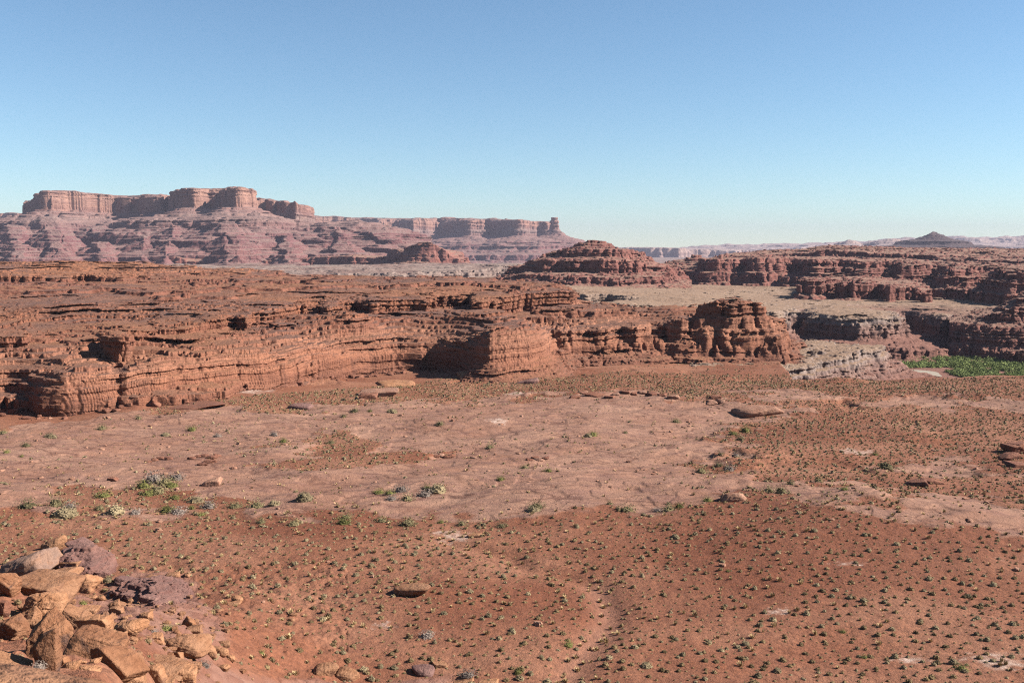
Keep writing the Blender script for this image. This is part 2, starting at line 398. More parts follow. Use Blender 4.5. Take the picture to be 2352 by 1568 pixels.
def ground_mesh(mat):
    a, y, X, Y = polar(GA0, GA1, GDA, GY0, GY1, GDB)
    sl, pu = ground_masks(X, Y)
    Z = gz(X, Y).astype(np.float32)
    c, s = math.cos(0.55), math.sin(0.55); U, V = X*c + Y*s, -X*s + Y*c
    dom = 0.9*fbm(U/26, V/11, 3, 91) + 0.12*fbm(U/7, V/4, 3, 95)
    c1, c2, rid = cell(U/13 + .4*perlin(U/9, V/9, 33), V/4.5 + .4*perlin(U/6, V/6, 34), 35)
    crack = np.clip(1 - (c2 - c1)/0.17, 0, 1)*sstep(0.1, 0.5, fbm(X/20, Y/20, 2, 36))*.8
    c1, c2, rid2 = cell(U/3.1, V/2.2 + .3*perlin(U/3, V/3, 44), 45)
    blk = (rid2 - .5)*0.30*sstep(0.1, 0.5, fbm(X/18, Y/18, 3, 46))
    led = fbm(X/30, Y/30, 3, 47)*1.6 + 0.25*fbm(X/5, Y/5, 2, 48); ledz = (np.floor(led*2.2) + sstep(.42, .58, (led*2.2) % 1))/2.2*0.9
    Z += sl*(0.75*dom + 0.4*ledz + 0.3*blk)
    cb, cb2, rb = cell(U/3.5, V/1.6 + .4*perlin(U/2, V/2, 53), 55)
    Z += pu*(0.15*np.clip(1.2 - 1.5*cb, 0, 1) + 0.15*(rb - .5) + 0.25*fbm(X/4, Y/4, 3, 57))
    soil = (1 - sl)*(1 - pu)
    sp = ((X/Y < -.17) & (Y < 105)); Z += np.where(sp, 0.55*stones(X, Y, 1.5, 121, .22) + 0.7*stones(X, Y, .7, 125, .3) + 0.22*fbm(X/2.2, Y/2.2, 4, 128), 0)
    Z += soil*(0.25*fbm(X/12, Y/12, 3, 99) + 0.05*fbm(X/1.7, Y/1.7, 2, 98))
    # low ledges out on the soil
    lm = sstep(0.25, 0.55, fbm(X/22, Y/30, 3, 105)); lq = fbm(X/24, Y/12, 3, 107)*2.0
    Z += soil*lm*0.5*((np.floor(lq*2) + sstep(.4, .6, (lq*2) % 1))/2)*(Y > 150)
    wd = polyd(X, Y, WASH); Z -= 0.5*np.exp(-(wd/1.6)**2)
    wh = np.zeros(X.shape, np.float32)
    for u, v, ru, rv in WHITE:
        g = G(u, v); rx = ru/FPX*g[1]; ry = abs(GY(u, v - rv) - GY(u, v + rv))/2
        wh = np.maximum(wh, sstep(1.25, 0.3, np.hypot((X - g[0])/rx, (Y - g[1])/ry) + 0.9*fbm(X/rx*1.3, Y/ry*1.3, 4, 110)))
    tr = np.exp(-(polyd(X, Y, TRACK)/1.5)**2)
    dark = sstep(-.6, .5, fbm(X/40, Y/25, 3, 115) + 0.9*np.exp(-((X - 55)/40)**2 - ((Y - 112)/26)**2) - 0.3)
    na, nb = X.shape; idx = np.arange(na*nb).reshape(na, nb)
    Q = np.stack([idx[:-1, :-1], idx[1:, :-1], idx[1:, 1:], idx[:-1, 1:]], -1).reshape(-1, 4)
    o = mesh_obj('ground', np.stack([X, Y, Z], -1).reshape(-1, 3), Q, mat, True, {'slick': sl.ravel(), 'purple': pu.ravel(), 'white': wh.ravel(), 'track': tr.ravel(), 'dark': dark.ravel()})
    tag(o, 'red desert plain of soil and pink slickrock below the viewpoint', kind='structure')
    return Z, sl, pu, wh, wd
def gsample(F, x, y):
    fa = np.clip((np.asarray(x)/np.asarray(y) - GA0)/GDA, 0, F.shape[0] - 1.001); fb = np.clip((np.log(y) - math.log(GY0))/GDB, 0, F.shape[1] - 1.001)
    i = fa.astype(int); j = fb.astype(int); p = fa - i; q = fb - j
    return (F[i, j]*(1 - p) + F[i + 1, j]*p)*(1 - q) + (F[i, j + 1]*(1 - p) + F[i + 1, j + 1]*p)*q

def ground_material():
    M = Mat('desert ground')
    soil = M.mix(M.mapr(M.noise(0.06, 4), 0.4, 0.62), (0.275, 0.109, 0.062), (0.345, 0.16, 0.098))
    soil = M.mix(M.math('MULTIPLY', M.attr('dark'), 0.75), soil, (0.21, 0.074, 0.041))
    peb = M.noise(2.2, 5, rough=0.75); soil = M.mix(1.0, soil, M.ramp(peb, [(0.32, (0.7, 0.7, 0.7)), (0.52, (1.0, 1.0, 1.0)), (0.68, (1.4, 1.35, 1.25))]), 'MULTIPLY')
    soil = M.mix(M.mapr(M.noise(7.0, 3, rough=0.8), 0.62, 0.72, 0, 0.55), soil, (0.46, 0.27, 0.19))          # gravel
    soil = M.mix(M.mapr(M.noise(0.5, 5, stretch=(1.0, .35, 1.0), rough=0.7, dist=1.0), 0.54, 0.66, 0, 0.5), soil, (0.19, 0.072, 0.045))
    rock = M.mix(M.mapr(M.noise(0.05, 5, rough=0.65), 0.38, 0.62), (0.325, 0.163, 0.108), (0.395, 0.22, 0.152))
    st = M.noise(0.35, 5, stretch=(0.5, 1.4, 1.0), rough=0.7); rock = M.mix(M.mapr(st, 0.47, 0.63, 0, 0.75), rock, (0.24, 0.125, 0.098))
    rock = M.mix(M.mapr(M.noise(0.9, 5, rough=0.8), 0.58, 0.75, 0, 0.5), rock, (0.52, 0.33, 0.23))
    vo = M.n.new('ShaderNodeTexVoronoi'); vo.feature = 'DISTANCE_TO_EDGE'; vo.inputs['Scale'].default_value = 0.16
    mp = M.n.new('ShaderNodeMapping'); mp.inputs['Rotation'].default_value = (0, 0, 0.62); mp.inputs['Scale'].default_value = (0.7, 2.0, 1.0)
    wn_ = M.n.new('ShaderNodeTexNoise'); wn_.inputs['Scale'].default_value = 0.25; wn_.inputs['Detail'].default_value = 3; M.link(M.pos, wn_.inputs['Vector'])
    va = M.n.new('ShaderNodeVectorMath'); va.operation = 'MULTIPLY_ADD'; M.link(wn_.outputs['Color'], va.inputs[0]); va.inputs[1].default_value = (5, 5, 0); M.link(M.pos, va.inputs[2])
    M.link(va.outputs[0], mp.inputs['Vector']); M.link(mp.outputs[0], vo.inputs['Vector'])
    joint = M.math('MULTIPLY', M.mapr(vo.outputs['Distance'], 0.0, 0.06, 1.0, 0.0), M.mapr(M.noise(0.07, 3), 0.36, 0.52))
    rock = M.mix(M.math('MULTIPLY', joint, 0.8, True), rock, (0.15, 0.07, 0.05))
    edge = M.math('ADD', M.attr('slick'), M.math('MULTIPLY', M.math('SUBTRACT', M.noise(0.4, 4), 0.5), 0.7))
    col = M.mix(M.mapr(edge, 0.35, 0.65), soil, rock)
    pr = M.mix(M.mapr(M.noise(0.5, 4), 0.4, 0.6), (0.26, 0.12, 0.085), (0.32, 0.165, 0.12))
    col = M.mix(M.attr('purple'), col, pr)
    col = M.mix(M.math('MULTIPLY', M.attr('track'), 0.4), col, (0.36, 0.19, 0.135))
    col = M.mix(M.math('MULTIPLY', M.attr('white'), M.mapr(M.noise(1.2, 4), 0.3, 0.6)), col, (0.58, 0.42, 0.34))
    b = M.bump(M.noise(1.3, 6, rough=0.7), 0.35, 0.8); b = M.bump(M.noise(5.0, 4, rough=0.7), 0.08, 0.9, b)
    return M.done(col, b)

GROUND = ground_mesh(ground_material())

# ------------------------------------------------------------------ the near cliffs
NEAR = rock_mat('orange sandstone', [(0.0, (0.24, 0.105, 0.07)), (0.22, (0.38, 0.165, 0.10)), (0.40, (0.43, 0.20, 0.125)), (0.5, (0.30, 0.125, 0.08)), (0.6, (0.34, 0.145, 0.085)), (0.75, (0.27, 0.115, 0.08)), (0.85, (0.37, 0.16, 0.09)), (1.0, (0.37, 0.16, 0.09))], (-8, 26), 1.0,
                (0.315, 0.145, 0.083), (0.20, 0.108, 0.082), vamt=0.6, soil_n=(0.86, 0.98), band=0.5, bumpd=1.3)
def wall(u, vb, vt):
    y = GY(u, vb); return (u, vt, y)
T1 = Layer([wall(*q) for q in [(-500, 1050, 940), (-120, 990, 880), (-50, 948, 868), (10, 925, 866), (60, 930, 866), (84, 946, 868), (108, 952, 868), (150, 952, 862), (215, 942, 850), (258, 934, 838), (266, 908, 832), (280, 908, 832), (286, 932, 832), (400, 915, 825), (500, 902, 818), (600, 892, 808), (690, 881, 802), (715, 876, 799), (780, 868, 796), (850, 859, 794), (920, 850, 791), (1000, 847, 788), (1030, 850, 783), (1070, 858, 770), (1112, 869, 763), (1130, 871, 760), (1180, 864, 758), (1245, 858, 752), (1266, 850, 753), (1284, 834, 757), (1292, 815, 760)]],
           [(-60, -40), (-8, -13.8), (-3.2, -11.0), (-2.2, -10), (-1.3, -9.4), (-1.0, -4.2), (-0.1, -3.6), (0.2, -2.3), (1.6, -1.9), (1.9, -0.6), (4.0, -0.2), (4.3, 0.5), (10, 0.9), (10.4, 1.8), (19, 2.2), (19.6, 3.0), (40, 3.6)], ctrl=[(300, 775, 300), (120, 818, 268), (200, 808, 275), (800, 740, 340), (1100, 735, 360)],
           back=[(1330, 420), (1000, 520), (0, 420), (-500, 330)], joint=0.08, wob=0.7, ledge=0.36, broad=True)
T1b = Layer([(1270, 752, 352), (1305, 757, 356), (1345, 760, 362), (1370, 757, 358), (1395, 757, 358), (1420, 752, 372), (1445, 748, 364), (1478, 756, 365), (1500, 752, 392), (1535, 735, 374), (1575, 730, 372), (1600, 735, 392), (1640, 725, 388), (1680, 730, 372), (1740, 745, 374), (1765, 765, 380), (1800, 790, 392)],
            [(-60, -32), (-22, -18), (-7, -9.5), (-1.2, -7.5), (-0.2, -2.2), (0, -1), (2.0, 0.2), (40, 2)], ctrl=[(1400, 725, 410), (1560, 715, 420)],
            back=[(1800, 430), (1600, 470), (1250, 470)], joint=1.0, wob=0.6)
T2 = Layer([(-500, 800, 245), (-200, 785, 255), (-50, 778, 262), (60, 776, 264), (96, 770, 290), (150, 768, 308), (226, 770, 306), (250, 776, 258), (284, 778, 257), (310, 768, 274), (330, 770, 276), (350, 766, 284), (420, 752, 290), (440, 750, 300), (500, 738, 306), (540, 732, 322), (556, 728, 314), (580, 722, 326), (650, 712, 345), (682, 708, 352), (692, 698, 398), (744, 695, 406), (754, 706, 356), (775, 702, 366), (798, 692, 400), (838, 690, 402), (848, 698, 372), (930, 690, 392), (980, 692, 390), (992, 680, 440), (1082, 677, 446), (1094, 694, 388), (1106, 694, 386), (1130, 690, 396), (1200, 676, 425), (1292, 667, 440), (1310, 672, 452)],
           [(-40, -50), (-32, -12), (-9, -9.4), (-1.0, -8.2), (-0.2, -2), (0, 0), (2, 0.5), (60, 2)],
           ctrl=[(200, 706, 350), (500, 692, 380), (800, 671, 450), (300, 672, 440), (60, 668, 440), (1000, 672, 450), (1200, 660, 500), (700, 650, 560), (500, 658, 540), (900, 653, 560), (1010, 664, 500)],
           back=[(1290, 560), (1100, 660), (700, 700), (-600, 700)], joint=1.0, wob=0.7, under=0.38)
T3 = Layer([(-500, 634, 470), (-200, 630, 490), (0, 633, 502), (90, 637, 508), (150, 640, 515), (200, 632, 540), (262, 642, 522), (285, 646, 520), (310, 636, 555), (380, 640, 560), (420, 646, 565), (480, 644, 575), (560, 638, 590), (640, 642, 600), (660, 640, 640)],
           [(-100, -45), (-85, -9), (-50, -7.2), (-6, -5.6), (-1.0, -4), (0, 0), (3, 0.4), (80, 2)], ctrl=[(0, 609, 620), (160, 606, 640), (320, 607, 640), (400, 618, 645), (540, 621, 650), (620, 627, 655)],
           back=[(640, 690), (400, 680), (300, 680), (-600, 690)], joint=1.4, wob=1.0, under=0.6)
T3b = Layer([(900, 657, 505), (925, 651, 495), (1000, 652, 490), (1060, 650, 494), (1105, 650, 505), (1120, 656, 520)], [(-60, -25), (-50, -6), (-30, -4.5), (-4, -3.2), (-0.6, -3.0), (0, 0), (30, 0.6)],
            ctrl=[(930, 641, 540), (1010, 637, 545), (1090, 642, 545)], back=[(1130, 560), (900, 565)], joint=1.0, wob=0.6, under=0.7)
T3c = Layer([(650, 640, 560), (700, 646, 530), (780, 648, 520), (850, 650, 520), (880, 654, 530)], [(-60, -25), (-50, -6), (-30, -4), (-4, -2.4), (-0.6, -2.2), (0, 0), (30, 0.6)], back=[(890, 560), (660, 590)], joint=1.0, wob=0.6, under=0.7)
KNOB = Layer([(1632, 700, 384), (1652, 693, 380), (1695, 693, 380), (1712, 700, 386)], [(-32, -30), (-16, -16.5), (-14.0, -12), (-9, -9), (-7.5, -6.5), (-3.5, -4.5), (-2.6, -1.6), (-0.6, -1.2), (0, 0), (4, 0.6)], back=[(1715, 396), (1640, 396)], joint=1.7, wob=1.2, ledge=0.7)
SH1 = Layer([(1230, 715, 400), (1330, 712, 405), (1420, 716, 408), (1500, 722, 410), (1520, 726, 420)], [(-40, -25), (-25, -5), (-12, -4), (-1, -2.6), (-0.2, -.8), (0, 0), (30, 0.4)], back=[(1540, 450), (1200, 480)], joint=1.0, wob=0.8)
SH2 = Layer([(1120, 728, 378), (1240, 728, 380), (1340, 733, 385), (1400, 738, 390), (1440, 742, 400)], [(-40, -25), (-25, -4.5), (-10, -3.5), (-1, -2.4), (-0.2, -.7), (0, 0), (30, 0.4)], back=[(1450, 430), (1120, 440)], joint=1.0, wob=0.8)
def near_detail(X, Y):
    m = sstep(0.0, 0.6, fbm(X/34, Y/34, 3, 201)); far = sstep(235, 300, Y)
    d = (0.6 + 0.7*far*sstep(380, 470, Y + 60*fbm(X/60, Y/60, 2, 203)))*fbm(X/26, Y/19, 4, 205)
    d = d + m*far*(0.8*stones(X, Y, 3.2, 210, .5) + 0.9*stones(X, Y, 1.7, 214, .6)) + 0.6*far*stones(X, Y, 5.0, 218, .10)
    ap = (0.45 + 0.55*sstep(0.02, 0.06, X/Y))*sstep(385, 340, Y); d = d + ap*(0.9*stones(X, Y, 3.4, 220, .6) + stones(X, Y, 1.7, 224, .8))
    return d.astype(np.float32)
near = rock_body('sandstone_mesa', NEAR, (-0.66, 0.33, 0.0009, 205, 700, 0.0022), (-16, 30, 0.22), [T1, T1b, T2, T3, T3b, T3c, KNOB, SH1, SH2],
                 Strata(3, -40, 60, 0.45, 2.0), 0.75, (6.5, 1.9), (22, 3.6), near_detail, 0.93, over=0.85, base=lambda x, y: np.full(x.shape, -17.0), warp=(60, 1.2), seed=1)
tag(near, 'long orange sandstone mesa with ledges and a shadowed alcove behind the plain', kind='structure')

# ------------------------------------------------------------------ gray shelf, inner canyon and its floor
SHELFM = rock_mat('gray shelf rock', [(0.0, (0.25, 0.115, 0.085)), (0.5, (0.26, 0.13, 0.10)), (0.8, (0.31, 0.20, 0.165)), (0.93, (0.34, 0.265, 0.23)), (1.0, (0.35, 0.25, 0.19))], (-34, -8), 1.4,
                  (0.33, 0.21, 0.14), (0.36, 0.24, 0.165), vamt=0.4, soil_n=(0.86, 0.97), band=0.5, low=((0.27, 0.13, 0.095), -15, 3.0))
CANP = [(-110, -27), (-60, -24.5), (-40, -21.5), (-37, -18.5), (-20, -15.5), (-9, -13), (-6.5, -9), (-5.5, -5.6), (-3.8, -4.8), (-2.2, -1.4), (-1, -.8), (0, 0), (4, 0.3), (200, 1)]
SH = Layer([(1000, 648, 960), (1150, 652, 900), (1290, 668, 850), (1345, 676, 800), (1400, 672, 830), (1440, 680, 790), (1475, 683, 800), (1465, 690, 760), (1400, 692, 700), (1392, 697, 670), (1500, 703, 660), (1560, 706, 655), (1640, 708, 660), (1700, 706, 720), (1728, 706, 715), (1745, 715, 628), (1775, 716, 625), (1800, 710, 700), (1848, 707, 770), (1872, 710, 740), (1888, 722, 632), (1930, 725, 615), (1975, 726, 610), (2015, 726, 612), (2040, 722, 660), (2062, 713, 790), (2120, 716, 770), (2160, 724, 690), (2200, 722, 730), (2260, 727, 715), (2330, 733, 690), (2450, 745, 650), (2700, 770, 560)],
           CANP, ctrl=[(1620, 655, 1280), (1900, 690, 880), (2200, 700, 840), (1300, 652, 1100)], back=[(2800, 1500), (2000, 1600), (1000, 1500)], joint=1.0, wob=0.8)
BEN = Layer([(1600, 836, 352), (1700, 842, 350), (1765, 848, 346), (1800, 843, 356), (1850, 835, 368), (1900, 824, 386), (1960, 809, 408), (2005, 801, 424), (2022, 801, 440)], [(-34, -30), (-24, -14), (-10, -9.5), (-8, -6.8), (-4, -5.0), (-3, -3.0), (-1, -2.2), (0, 0), (30, 0.3)],
            back=[(2022, 450), (1900, 470), (1600, 470)], joint=0.9, wob=0.5)
LOW = Layer([(1880, 786, 590), (2000, 794, 580), (2085, 800, 572), (2120, 798, 590)], [(-14, -18), (-6, -7.5), (-1, -6.5), (0, 0), (30, 2)], back=[(2100, 640), (1880, 640)], joint=1.2, wob=0.7)
def can_detail(X, Y):
    m = sstep(-14, -20, np.zeros_like(X)); sl = sstep(660, 600, Y)
    return (0.5*fbm(X/20, Y/20, 3, 305) + 0.5*sl*(stones(X, Y, 5.0, 310, .6) + stones(X, Y, 2.6, 314, .7))).astype(np.float32)
shelf = rock_body('canyon_shelf', SHELFM, (-0.10, 0.66, 0.0010, 335, 1600, 0.0024), (-33, 6, 0.35), [SH, BEN, LOW], Strata(11, -60, 30, 0.5, 2.4), 1.1, (7, 2.2), (45, 9), can_detail, 0.5,
                  base=lambda x, y: -30.5 + 0.4*perlin(x/40, y/40, 333), warp=(90, 1.5), seed=41)
tag(shelf, 'flat gray and tan shelf with cliffs dropping into the inner canyon', kind='structure')

# ------------------------------------------------------------------ buttes, ridge and far mesas
def body(name, label, mat, grid, zr, layers, strata, led, joints, wobble, seed, detail=None, stair_w=0.5, base=None, warp=(300, 3.0)):
    o = rock_body(name, mat, grid, zr, layers, strata, led, joints, wobble, detail, stair_w, base, warp, seed)
    tag(o, label, kind='structure'); return o
REDM = rock_mat('dark red butte rock', [(0.0, (0.30, 0.13, 0.10)), (0.3, (0.26, 0.105, 0.085)), (0.6, (0.33, 0.145, 0.115)), (0.85, (0.24, 0.10, 0.085)), (1.0, (0.29, 0.13, 0.10))], (-10, 46), 2.2,
                (0.33, 0.19, 0.135), (0.37, 0.22, 0.16), vamt=0.4, soil_n=(0.84, 0.97), band=0.5)
# the middle butte
B1 = Layer([(1218, 610, 1150), (1232, 600, 1110), (1262, 598, 1080), (1300, 599, 1060), (1350, 600, 1040), (1395, 598, 1035), (1440, 600, 1045), (1480, 604, 1075), (1505, 610, 1110), (1525, 618, 1150)],
           [(-60, -34), (-14, -23), (-11, -21), (-9.5, -15), (-5, -13.5), (-4, -8), (-1.8, -6.5), (-0.8, -1), (0, 0), (30, 4)], back=[(1530, 1230), (1380, 1300), (1230, 1250)], joint=1.0, wob=0.8)
B2 = Layer([(1258, 584, 1150), (1290, 574, 1120), (1330, 571, 1100), (1390, 571, 1095), (1440, 576, 1110), (1468, 582, 1150)], [(-40, -18), (-10, -11), (-7, -9), (-5, -4.5), (-2, -3.6), (-0.8, -0.6), (0, 0), (30, 5)], back=[(1470, 1210), (1380, 1240), (1270, 1200)], joint=0.9, wob=0.6)
B3 = Layer([(1316, 563, 1145), (1330, 555, 1135), (1360, 552, 1130), (1388, 554, 1132), (1402, 560, 1145)], [(-40, -20), (-14, -9), (-6, -5.4), (-4.5, -3.0), (-1.0, -2.4), (0, 0), (10, 0.3)], back=[(1400, 1175), (1330, 1175)], joint=0.5, wob=0.25)
BT = Layer([(1150, 634, 1080), (1210, 630, 1050), (1300, 636, 1000), (1400, 640, 990), (1500, 636, 1020), (1540, 628, 1090)], [(-50, -14), (-20, -8), (-8, -6), (-2, -4), (-0.5, -1), (0, 0), (30, 3)], back=[(1540, 1250), (1200, 1250)], joint=1.2, wob=0.8)
body('middle_butte', 'dark red stepped butte with a flat cap standing alone on the tan shelf', REDM, (-0.03, 0.18, 0.0009, 940, 1330, 0.0016), (-16, 48, 0.6), [B1, B2, B3, BT], Strata(21, -60, 90, 0.9, 5), 2.0, (11, 5), (50, 11), 51,
     lambda X, Y: (0.8*fbm(X/30, Y/30, 3, 402) + 0.8*stones(X, Y, 7, 405, .5)).astype(np.float32), 0.6, warp=(200, 2))
# the long ridge on the right
E1 = Layer([(1520, 612, 1420), (1560, 606, 1380), (1610, 606, 1350), (1632, 597, 1320), (1648, 590, 1190), (1668, 592, 1200), (1690, 594, 1300), (1715, 593, 1310), (1738, 590, 1180), (1770, 592, 1195), (1800, 592, 1300), (1850, 592, 1300), (1866, 597, 1130), (1892, 599, 1140), (1925, 598, 1260), (1970, 598, 1260), (1984, 604, 1110), (2005, 603, 1120), (2030, 600, 1220), (2070, 600, 1210), (2084, 610, 1040), (2108, 609, 1050), (2125, 606, 1150), (2175, 607, 1140), (2190, 618, 930), (2215, 617, 945), (2240, 612, 1060), (2300, 613, 1040), (2330, 625, 840), (2370, 625, 850), (2400, 620, 930), (2600, 640, 800)],
           [(-70, -42), (-34, -30), (-26, -26), (-23, -19), (-14, -16.5), (-11, -13.5), (-9, -7), (-3.5, -6), (-1.6, -1), (0, 0), (30, 2)], back=[(2800, 900), (2600, 1400), (1900, 1700), (1540, 1560)], joint=1.0, wob=1.0)
E2 = Layer([(1632, 592, 1400), (1650, 588, 1370), (1720, 588, 1360), (1790, 584, 1370), (1850, 580, 1350), (1905, 575, 1330), (1960, 578, 1300), (2040, 583, 1260), (2120, 586, 1220), (2200, 592, 1170), (2290, 597, 1110), (2400, 602, 1030), (2600, 612, 950)],
           [(-90, -16), (-40, -9), (-8, -7.0), (-5, -5.5), (-1.0, -4.5), (0, 0), (20, 1), (80, 4)], ctrl=[(1920, 571, 1420), (2000, 573, 1420), (1800, 581, 1450), (2100, 578, 1380)], back=[(2800, 1300), (2300, 1600), (1700, 1550)], joint=1.0, wob=1.0)
E3 = Layer([(1858, 648, 960), (1866, 642, 892), (1905, 638, 925), (1948, 639, 965), (1954, 648, 880), (1995, 648, 910), (2032, 650, 945), (2040, 658, 860), (2075, 659, 885), (2106, 661, 910), (2112, 672, 838), (2130, 674, 856), (2142, 688, 872)], [(-60, -30), (-20, -17), (-6, -13.5), (-2.2, -11.5), (-0.8, -3), (0, 0), (12, 0.6), (40, 2)], back=[(2120, 960), (2060, 1080), (1920, 1100), (1870, 1040)], joint=1.1, wob=0.8)
E4 = Layer([(1592, 586, 1420), (1606, 586, 1420)], [(-40, -22), (-14, -13.5), (-8, -10), (-6, -4), (-4, -0.4), (0, 0)], back=[(1606, 1430), (1592, 1430)], joint=0.2, wob=0.1)
E5 = Layer([(1900, 690, 900), (1925, 686, 890), (1975, 688, 880), (1990, 694, 880)], [(-40, -14), (-8, -5), (-1, -3.5), (0, 0), (20, 2)], back=[(1990, 905), (1900, 915)], joint=1.0, wob=0.4)
body('right_ridge', 'long dark ridge of shadowed buttresses above the tan shelf', REDM, (0.13, 0.66, 0.0009, 760, 1600, 0.0016), (-18, 46, 0.55), [E1, E2, E3, E4, E5], Strata(31, -60, 90, 0.9, 5), 2.2, (13, 5), (60, 12), 61,
     lambda X, Y: (0.8*fbm(X/30, Y/30, 3, 412) + 0.9*stones(X, Y, 7, 415, .5)).astype(np.float32), 0.55, warp=(250, 2))
# the shadowed butte at the right edge
Z1 = Layer([(2236, 742, 650), (2255, 732, 620), (2290, 718, 606), (2330, 704, 600), (2420, 690, 600)], [(-34, -48), (-16, -30), (-11, -24), (-8, -17), (-5, -14), (-4, -7), (-2, -5), (-1, -0.8), (0, 0), (20, 1)], back=[(2600, 640), (2500, 720), (2300, 680)], joint=1.0, wob=0.5)
Z2 = Layer([(2330, 690, 625), (2345, 678, 622), (2420, 660, 620)], [(-40, -16), (-12, -9), (-8, -5), (-1, -3.5), (0, 0), (10, 1)], back=[(2560, 650), (2360, 660)], joint=1.0, wob=0.4)
Z3 = Layer([(2306, 808, 575), (2325, 805, 560), (2345, 803, 555), (2420, 800, 550)], [(-10, -14), (-3, -7.5), (-1, -6.5), (-.4, -3), (0, 0), (20, 1)], back=[(2500, 620), (2306, 610)], joint=1.0, wob=0.4)
body('shadowed_butte', 'dark shadowed butte at the right edge above the green canyon floor', REDM, (0.44, 0.66, 0.0009, 470, 720, 0.0022), (-32, 20, 0.35), [Z1, Z2, Z3], Strata(33, -60, 60, 0.5, 2.5), 1.2, (6, 2.5), (30, 5), 65, None, 0.5)

# gray benches in the middle distance
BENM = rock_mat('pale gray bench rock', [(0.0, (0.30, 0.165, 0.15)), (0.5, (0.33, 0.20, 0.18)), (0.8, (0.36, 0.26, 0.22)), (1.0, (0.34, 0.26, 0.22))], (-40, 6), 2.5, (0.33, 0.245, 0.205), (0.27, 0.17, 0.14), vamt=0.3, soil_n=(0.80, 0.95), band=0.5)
M1 = Layer([(300, 626, 1500), (480, 622, 1500), (620, 626, 1420), (660, 629, 1330), (760, 630, 1310), (860, 627, 1330), (905, 628, 1300), (960, 622, 1400), (1000, 621, 1390), (1060, 620, 1440), (1120, 618, 1480), (1200, 616, 1500), (1260, 614, 1560)],
           [(-90, -36), (-50, -25), (-34, -20), (-30, -12), (-16, -9), (-12, -4), (-3, -3), (-1, -.5), (0, 0), (60, 1), (300, 1)], ctrl=[(760, 612, 1900), (1000, 609, 1900), (1200, 609, 1900), (450, 616, 1700)], back=[(1300, 2050), (300, 2000)], joint=1.0, wob=1.0)
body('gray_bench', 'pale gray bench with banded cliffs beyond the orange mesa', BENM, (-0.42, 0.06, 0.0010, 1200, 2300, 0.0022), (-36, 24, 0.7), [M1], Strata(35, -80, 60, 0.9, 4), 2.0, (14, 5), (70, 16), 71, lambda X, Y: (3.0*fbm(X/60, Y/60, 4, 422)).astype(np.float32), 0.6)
N1 = Layer([(926, 578, 2250), (940, 566, 2220), (958, 558, 2200), (985, 554, 2190), (998, 560, 2190), (1010, 574, 2190), (1050, 592, 2190), (1062, 604, 2200)], [(-90, -54), (-40, -36), (-20, -28), (-10, -14), (-5, -10), (-1.5, -1.5), (0, 0), (20, 1)], back=[(1060, 2300), (980, 2400), (900, 2500)], joint=0.8, wob=0.4)
N2 = Layer([(350, 604, 2600), (372, 596, 2560), (405, 590, 2560), (440, 600, 2560), (500, 602, 2600), (560, 598, 2560), (640, 600, 2600), (690, 594, 2560), (740, 590, 2540), (800, 588, 2500), (850, 592, 2480), (905, 588, 2450), (940, 594, 2420)], [(-120, -46), (-60, -34), (-30, -26), (-12, -20), (-4, -15), (-1.5, -3), (0, 0), (60, 4)], back=[(960, 2700), (350, 2800)], joint=1.0, wob=0.8)
body('small_butte', 'small red butte and low red cliffs at the foot of the tall mesa', REDM, (-0.40, -0.03, 0.0009, 2100, 2850, 0.0016), (-30, 60, 1.2), [N1, N2], Strata(37, -90, 120, 1.5, 7), 3.5, (26, 10), (90, 18), 75, None, 0.5)

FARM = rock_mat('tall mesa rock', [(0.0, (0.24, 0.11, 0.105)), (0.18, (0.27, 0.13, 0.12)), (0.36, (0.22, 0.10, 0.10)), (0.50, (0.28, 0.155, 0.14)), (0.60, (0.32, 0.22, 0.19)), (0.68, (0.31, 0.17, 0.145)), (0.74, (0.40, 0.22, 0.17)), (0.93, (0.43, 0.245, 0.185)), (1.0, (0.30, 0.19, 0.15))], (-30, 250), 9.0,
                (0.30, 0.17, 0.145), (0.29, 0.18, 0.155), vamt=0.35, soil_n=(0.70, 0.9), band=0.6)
FP = [(-900, -290), (-640, -262), (-625, -240), (-470, -222), (-455, -202), (-330, -184), (-310, -152), (-215, -134), (-205, -112), (-70, -84), (-9, -62), (-4, -8), (0, 0), (30, 4)]
F1 = Layer([(60, 492, 4300), (78, 452, 3700), (98, 442, 3560), (110, 438, 3480), (150, 441, 3560), (200, 446, 3640), (280, 452, 3700), (335, 451, 3720), (352, 450, 3560), (378, 448, 3620), (390, 449, 3760), (408, 450, 3780)], FP, back=[(520, 3900), (500, 4600), (60, 4800)], joint=1.0, wob=0.7)
F2 = Layer([(398, 440, 3560), (408, 436, 3440), (424, 434, 3360), (452, 434, 3370), (470, 434, 3460), (520, 433, 3480), (528, 431, 3340), (548, 431, 3300), (566, 433, 3330), (578, 440, 3400)], FP, back=[(585, 3560), (500, 3700), (400, 3700)], joint=0.9, wob=0.3)
F3 = Layer([(575, 456, 3650), (600, 457, 3560), (640, 460, 3520), (672, 465, 3480), (684, 472, 3520), (692, 482, 3600)], FP, back=[(700, 4000), (640, 4400), (520, 4300), (560, 3900)], joint=1.0, wob=0.5)
F4 = Layer([(455, 520, 3080), (490, 516, 3000), (520, 512, 2960), (526, 514, 2970)], [(-700, -200), (-330, -112), (-322, -92), (-200, -72), (-192, -52), (-60, -32), (-8, -18), (-3, -3), (0, 0)], back=[(530, 3040), (505, 3300), (460, 3300)], joint=0.4, wob=0.3)
